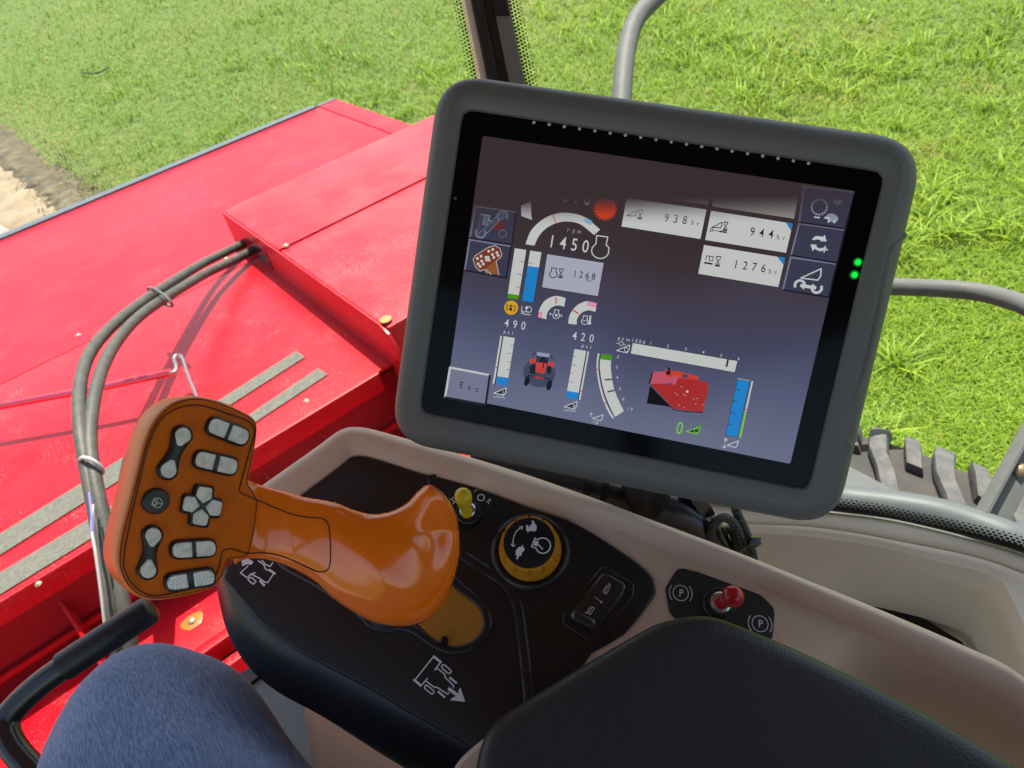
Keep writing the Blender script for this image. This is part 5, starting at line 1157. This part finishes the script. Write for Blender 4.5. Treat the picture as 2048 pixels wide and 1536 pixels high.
rb_ = [(1320, 1225), (1430, 1220), (1530, 1226), (1625, 1236), (1740, 1254), (1840, 1275), (1895, 1290), (1918, 1303), (1932, 1325), (1990, 1460), (2080, 1660)]
R0 = zrow(r0, ZS); RG = zrow(rg, ZS+.004); RR = zrow(rr_, ZS+.002); RW = zrow(rw, ZS-.018); RB_ = zrow(rb_, ZS-.20)
lerp = lambda A, B, t, dz=0: [a*(1-t)+b_*t+np.array([0, 0, dz]) for a, b_ in zip(A, B)]
b = MB(); b.loft([[p+np.array([0.02, .03, -.25]) for p in R0], R0, lerp(R0, RG, .35, .004), lerp(R0, RG, .9, .003), lerp(R0, RG, .985, .001), lerp(RG, RG, 0, -.006)])
b.out('window_sill', M['cream'], cab, smooth=60)
b = MB(); b.loft([lerp(RG, RG, 0, -.006), lerp(RG, RR, .06, -.001), lerp(RG, RR, .2, .002), lerp(RG, RR, .6, .002), lerp(RG, RR, .85, .0), RR, lerp(RR, RW, .4, -.001), lerp(RR, RW, .8, -.001), RW, lerp(RW, RB_, .1), lerp(RW, RB_, .5), RB_, [p*np.array([.8, 1, 1])+np.array([-.05, -.05, 0]) for p in RB_]])
b.out('storage_bin', M['cream'], cab, smooth=60)
b = MB(); P = [ONZ(x, y, ZS-.14) for x, y in [(1700, 1250), (1738, 1200), (1752, 1190), (1780, 1194), (1925, 1283), (1935, 1300), (1900, 1340)]]; b.add(P+[p-np.array([0, 0, .02]) for p in P], [tuple(range(7))]+[(i, (i+1) % 7, 7+(i+1) % 7, 7+i) for i in range(7)]); b.out('bin_mat', M['black'], cab, bevel=.003)
# side glass standing on the sill, with its printed black band and dots
outer = lerp(R0, R0, 0, .0)
wo = nrm(np.array([.8, .6, 0]))
base = [p+wo*.004 for p in R0]
up_ = [np.array([p[0]*1.02, p[1]*1.02, 3.2]) for p in base]
b = MB(); b.loft([[p-np.array([0, 0, .03]) for p in base], up_]); b.out('side_glass', M['glass'], cab)
bt = [(1280, 978), (1400, 980), (1520, 988), (1641, 1008), (1740, 1021), (1827, 1040), (1940, 1064), (2048, 1092), (2200, 1150), (2400, 1245), (2560, 1330)]
def on_glass(L, n=6):
    out = []
    for (x, y), q in zip(catmull([np.array(p, float) for p in L], n, False), base):
        r = ray(x, y); k = np.array([q[0], q[1]]); t = np.linalg.norm(k)/np.linalg.norm(r[:2]); out.append(CC+r*t-wo*.0015)
    return out
T1 = on_glass(bt); 
b = MB(); b.loft([[p-wo*.0015 for p in base], T1]); b.out('glass_band', M['seal'], cab)
b = MB(); 
tz = np.linalg.norm(T1[10]-base[10]); dist_ = 0; last = T1[0]; acc = 0; stepd = .0058
Tn = np.array(T1); dcum = np.r_[0, np.cumsum(np.linalg.norm(np.diff(Tn, axis=0), axis=1))]
for row in range(4):
    rad = (.0026, .0023, .0019, .0014)[row]; s = (row % 2)*stepd/2
    while s < dcum[-1]:
        p = np.array([np.interp(s, dcum, Tn[:, i]) for i in range(3)])+np.array([0, 0, .0012+row*.0047]); j = min(np.searchsorted(dcum, s), len(Tn)-1); tt = nrm(Tn[j]-Tn[j-1] if j else Tn[1]-Tn[0])
        b.add([p+tt*rad*math.cos(a)+np.array([0, 0, 1])*rad*math.sin(a) for a in np.linspace(0, 2*math.pi, 8, endpoint=False)], [tuple(range(8))]); s += stepd
b.out('dot_print', M['seal'], cab, smooth=0, recalc=False)
# corner pillar
def pil(x0a, x1a, x0b, x1b, d0, d1, nm, m, th=.03, ya=-160, yb=460):
    """strip between two slanted photo lines, at its own depth, with thickness"""
    A = [W(x0a, ya, d0), W(x1a, ya, d0), W(x1b, yb, d1), W(x0b, yb, d1)]; b = MB(); n = nrm(np.cross(A[1]-A[0], A[3]-A[0])); n = n if n@CF > 0 else -n
    b.add(A+[a+n*th for a in A], [(0, 1, 2, 3), (4, 5, 6, 7), (0, 1, 5, 4), (1, 2, 6, 5), (2, 3, 7, 6), (3, 0, 4, 7)]); return b.out(nm, m, cab, bevel=.0015)
dt, db = .98, .90
sl_ = lambda x, y: x+(y-0)*0.25
X_ = lambda x, y: x+y*.205
Y0, Y1 = -300, 520
pil(X_(928, Y0), X_(942, Y0), X_(928, Y1), X_(942, Y1), dt, db, 'pillar_trim', M['cream'], .05, Y0, Y1)
pil(X_(944, Y0), X_(966, Y0), X_(944, Y1), X_(966, Y1), dt-.008, db-.008, 'pillar_seal', M['seal'], .05, Y0, Y1)
pil(X_(967, Y0), X_(984, Y0), X_(967, Y1), X_(984, Y1), dt-.004, db-.004, 'pillar', M['blackgloss'], .05, Y0, Y1)
pil(X_(985, Y0), X_(1017, Y0), X_(985, Y1), X_(1017, Y1), dt-.012, db-.012, 'pillar_strip', mat('grey_gloss_strip', (.16, .15, .14), .12, coat=.5, bump=(30, .1, 2, .002)), .03, Y0, Y1)
pil(X_(984, Y0), X_(1014, Y0), X_(984, 30), X_(1013, 32), dt-.016, dt-.016-(dt-db)*.4, 'pillar_cap', M['blackgloss'], .02, Y0, 30)
for side, xa in (('l', 926), ('r', 1019)):
    b = MB()
    for c in range(4):
        for k in range(110):
            y = Y0+k*7.4+(c % 2)*3.7; xx = X_(xa, y)+(-1 if side == 'l' else 1)*(c*6.6); dp = dt+(db-dt)*(y-Y0)/(Y1-Y0)+.03
            rad = (.0019, .0017, .0014, .0010)[c]; p = W(xx, y, dp)
            b.add([p+CRt*rad*math.cos(a)+CU*rad*math.sin(a) for a in np.linspace(0, 2*math.pi, 8, endpoint=False)], [tuple(range(8))])
    b.out('dot_print', M['seal'], cab, smooth=0, recalc=False)
# windscreen left of the pillar, floor, roof, rear wall and far pillars
pb, pt_ = W(X_(940, Y1), Y1, db+.03), W(X_(940, Y0), Y0, dt+.03)
b = MB(); b.add([pb+np.array([0, 0, -.2]), pt_+(pt_-pb)*.35, np.array([-.95, 1.02, 3.25]), np.array([-.95, .98, 1.64])], [(0, 1, 2, 3)]); b.out('windscreen', M['glass'], cab)
b = MB(); b.abox(-.95, .95, -.9, .895, 1.60, 1.65); b.out('floor_mat', M['floor'], cab)
b = MB(); b.abox(-.95, .3, .895, .925, 1.60, 1.658); b.out('floor_edge', M['black'], cab, bevel=.004)
b = MB(); b.abox(-1.05, 1.08, -1.0, 1.36, 3.25, 3.40); b.out('roof', M['liner'], cab, bevel=.03)  # unseen roof, overhang stretched to keep the sun off floor and sill
b = MB(); b.abox(-.95, .95, -1.0, -.94, 1.6, 2.35); b.abox(-.95, .95, -1.0, -.94, 3.0, 3.25); b.out('rear_wall', M['liner'], cab)
b = MB(); b.abox(-1.0, -.93, -.98, -.90, 1.6, 3.25); b.abox(.95, 1.02, -.98, -.88, 1.6, 3.25); b.abox(-1.0, -.94, .92, 1.0, 1.6, 3.25); b.abox(.70, .74, -.45, -.36, 1.6, 3.25); b.out('rear_pillar', M['blackgloss'], cab)
b = MB(); b.abox(-1.0, -.94, -.9, .92, 1.6, 2.0); b.out('door_panel', M['cream'], cab)
# grey fender tube outside the glass
P = catmull([W(x, y, d) for x, y, d in [(1450, 985, 1.30), (1600, 988, 1.25), (1690, 998, 1.2), (1790, 1010, 1.17), (1870, 1024, 1.14), (1950, 1048, 1.1), (2030, 1078, 1.06), (2120, 1120, 1.0), (2300, 1220, .95)]], 6, False)
g = MB(); g.tube(P, .0225, 18); g.out('fender_tube', M['greytube'], cab)

# ================================================================== MONITOR ARM, CABLE
ma_ = thing('monitor_arm', 'black curved tube arm holding the monitor behind the console rail', 'monitor arm', W(1250, 1020, .70))
g = MB(); g.tube(catmull([W(x, y, d) for x, y, d in [(940, 935, .70), (1060, 960, .695), (1180, 985, .685), (1260, 1005, .68), (1320, 1015, .675), (1370, 1035, .675), (1410, 1070, .68), (1450, 1140, .70), (1470, 1230, .74)]], 6, False), .0185, 20); g.out('tube', M['blackgloss'], ma_)
for x, y in ((1170, 985), (1204, 990), (1268, 1006)):
    A = W(x, y, .684); g = MB(); d = nrm(W(x+30, y+7, .683)-A); g.tube([A-d*.003, A+d*.003], .0205, 20); g.out('collar', M['black'], ma_)
g = MB(); P = [W(1370, 985, .655), W(1412, 990, .655), W(1432, 1030, .66), (W(1406, 1040, .66))]; n_ = nrm(np.cross(P[1]-P[0], P[3]-P[0])); g.add(P+[p+n_*.02*(1 if n_@CF > 0 else -1) for p in P], [(0,1,2,3),(4,5,6,7),(0,1,5,4),(1,2,6,5),(2,3,7,6),(3,0,4,7)]); g.out('clamp', M['blackgloss'], ma_, bevel=.002)
g = MB(); g.tube([MON.at(.12, -.13, -.04), MON.at(.14, -.20, -.055), W(1300, 1008, .68)], .02, 16); g.out('mount', M['black'], ma_)
# braided cable: two loops
cab_m = bpy.data.materials.new('braided_sleeve'); cab_m.use_nodes = True; N = cab_m.node_tree; bs = N.nodes['Principled BSDF']; bs.inputs['Roughness'].default_value = .5
tc = N.nodes.new('ShaderNodeTexCoord'); wv = N.nodes.new('ShaderNodeTexWave'); wv.inputs['Scale'].default_value = 210; wv.bands_direction = 'DIAGONAL'; wv.inputs['Distortion'].default_value = 1.5
wv2 = N.nodes.new('ShaderNodeTexVoronoi'); wv2.inputs['Scale'].default_value = 620
N.links.new(tc.outputs['Object'], wv.inputs['Vector']); N.links.new(tc.outputs['Object'], wv2.inputs['Vector'])
mlt = N.nodes.new('ShaderNodeMath'); mlt.operation = 'MULTIPLY'; N.links.new(wv.outputs['Fac'], mlt.inputs[0]); N.links.new(wv2.outputs['Distance'], mlt.inputs[1])
rp = N.nodes.new('ShaderNodeValToRGB'); rp.color_ramp.elements[0].position = .1; rp.color_ramp.elements[0].color = (.004, .004, .004, 1); rp.color_ramp.elements[1].position = .5; rp.color_ramp.elements[1].color = (.10, .10, .10, 1)
N.links.new(mlt.outputs[0], rp.inputs[0]); N.links.new(rp.outputs[0], bs.inputs['Base Color'])
bp = N.nodes.new('ShaderNodeBump'); bp.inputs['Strength'].default_value = .8; bp.inputs['Distance'].default_value = .0012; N.links.new(mlt.outputs[0], bp.inputs['Height']); N.links.new(bp.outputs[0], bs.inputs['Normal'])
cb = thing('cable_bundle', 'looped black braided cable tied beside the monitor arm', 'cable', W(1470, 1080, .66))
for L in ([(1500, 1000, .67), (1470, 1010, .668), (1490, 1060, .662), (1502, 1095, .66), (1512, 1150, .68)], [(1442, 1150, .68), (1426, 1085, .66), (1424, 1055, .655), (1446, 1035, .652), (1468, 1048, .654), (1484, 1085, .658), (1500, 1130, .67)], [(1450, 1150, .69), (1440, 1080, .675), (1462, 1060, .672), (1476, 1100, .675), (1485, 1150, .69)]):
    g = MB(); g.tube(catmull([W(*p) for p in L], 7, False), .0040, 12); g.out('braided_cable', cab_m, cb)
g = MB(); c = W(1507, 1083, .648); g.box(c, CRt*.0046, (CU*.9+CRt*.3)*.0046, CF*.004); g.box(W(1490, 1096, .650), (CRt*.75+CU*.6)*.009, (CU*.75-CRt*.6)*.0016, CF*.0009); g.box(c+CRt*.004-CU*.001, CRt*.002, CU*.0016, CF*.002); g.out('tie_block', M['blackgloss'], cb, bevel=.0006)

# ================================================================== GRAB HANDLE
gh = thing('grab_handle', 'black bent tube handle with a thick grip beside the denim knee', 'handle', W(60, 1400, .74))
P = catmull([W(x, y, d) for x, y, d in [(160, 1640, .70), (95, 1570, .71), (30, 1500, .72), (12, 1450, .73), (30, 1415, .735), (80, 1368, .74), (140, 1325, .745)]], 6, False)
g = MB(); g.tube(P, .0125, 20); g.out('tube', M['blackgloss'], gh)
A, B = W(126, 1334, .744), W(308, 1214, .765); g = MB(); ts = [0, .004, .02, .5, .93, .965, .985, .998]; rs = [.0128, .0148, .0150, .0150, .0150, .0140, .0115, .007]
g.tube([A*(1-t)+B*t for t in ts], rs, 24); g.out('grip', M['blackrub'], gh, smooth=50)

# ================================================================== PERSON
jm = bpy.data.materials.new('denim'); jm.use_nodes = True; N = jm.node_tree; bs = N.nodes['Principled BSDF']; bs.inputs['Roughness'].default_value = .9; bs.inputs['Sheen Weight'].default_value = .25; bs.inputs['Specular IOR Level'].default_value = .15
tc = N.nodes.new('ShaderNodeTexCoord')
def nz_(scale, mp, det=3):
    m_ = N.nodes.new('ShaderNodeMapping'); m_.inputs['Scale'].default_value = mp; m_.inputs['Rotation'].default_value = (0, 0, .1); N.links.new(tc.outputs['Object'], m_.inputs[0]); n = N.nodes.new('ShaderNodeTexNoise'); n.inputs['Scale'].default_value = scale; n.inputs['Detail'].default_value = det; N.links.new(m_.outputs[0], n.inputs['Vector']); return n
st = nz_(1250, (1, .03, .3), 4); st2 = nz_(2200, (.5, 1, .3), 2); bl = nz_(9, (1, 1, 1), 4)
a1 = N.nodes.new('ShaderNodeMath'); a1.operation = 'MULTIPLY_ADD'; a1.inputs[1].default_value = .7; N.links.new(st.outputs['Fac'], a1.inputs[0]); 
a2 = N.nodes.new('ShaderNodeMath'); a2.operation = 'MULTIPLY'; a2.inputs[1].default_value = .5; N.links.new(st2.outputs['Fac'], a2.inputs[0]); N.links.new(a2.outputs[0], a1.inputs[2])
a3 = N.nodes.new('ShaderNodeMath'); a3.operation = 'MULTIPLY_ADD'; a3.inputs[1].default_value = .5; N.links.new(bl.outputs['Fac'], a3.inputs[0]); N.links.new(a1.outputs[0], a3.inputs[2])
rp = N.nodes.new('ShaderNodeValToRGB'); rp.color_ramp.elements[0].position = .60; rp.color_ramp.elements[0].color = (.040, .085, .205, 1); rp.color_ramp.elements[1].position = 1.0; rp.color_ramp.elements[1].color = (.20, .30, .50, 1)
e_ = rp.color_ramp.elements.new(.80); e_.color = (.080, .145, .30, 1)
N.links.new(a3.outputs[0], rp.inputs[0]); N.links.new(rp.outputs[0], bs.inputs['Base Color'])
bp = N.nodes.new('ShaderNodeBump'); bp.inputs['Strength'].default_value = .5; bp.inputs['Distance'].default_value = .0008; N.links.new(a1.outputs[0], bp.inputs['Height']); N.links.new(bp.outputs[0], bs.inputs['Normal'])
K = W(282, 1462, .64)
per = thing('person', 'seated person in blue jeans, right knee raised beside the console', 'person', (K[0], K[1]+.02, 1.65))
sd = W(620, 1900, .50)-W(310, 1452, .64)
leg_path = [K+np.array([.01, -.50, .02]), K+np.array([.005, -.36, .015]), K+np.array([0, -.22, .01]), K+np.array([0, -.11, .006]), K+np.array([0, -.03, -.004]), K+np.array([0, .018, -.035]), K+np.array([0, .03, -.09]), K+np.array([0, .03, -.20]), K+np.array([0, .03, -.32]), K+np.array([0, .03, -.43])]
leg_r = [.122, .116, .109, .099, .087, .072, .070, .066, .060, .056]
def leg(r_scale, nm, m, par, endcap=True):
    P = catmull([np.array(p) for p in leg_path], 5, False); rr = [float(v[0]) for v in catmull([np.array([r*r_scale]) for r in leg_r], 5, False)]
    g = MB(); g.tube(P, rr, 40, up=None); o = g.out(nm, m, par, smooth=80); return o
bd = leg(.86, 'body', mat('skin', (.5, .3, .2), .6), per); 
jn = leg(1.0, 'jeans', jm, bd if False else per)
me = jn.data
for v in me.vertices:
    c = v.co; n = v.normal; a = .0022*math.sin(c.y*30+c.x*26)+.0018*math.sin(c.x*55-c.y*32+1)+.0012*math.sin(c.z*90+c.x*30)-.0035*math.exp(-((c.x*.75+c.y*.3-.02)/.006)**2)*max(0, min(1, -c.y*8)); v.co = c+n*a
sh = MB(); F_ = Frame((K[0], K[1]+.08, 1.652), (0, 0, 1), (1, 0, 0)); sh.slab(F_, catmull([(-.045, -.11), (.04, -.11), (.046, 0), (.05, .10), (.03, .17), (-.02, .18), (-.05, .10), (-.045, 0)], 5), [(0, 0), (-.004, .02), (0, .05), (.012, .075), (.028, .085)], bottom=True); sh.out('shoe', M['black'], per, smooth=60)
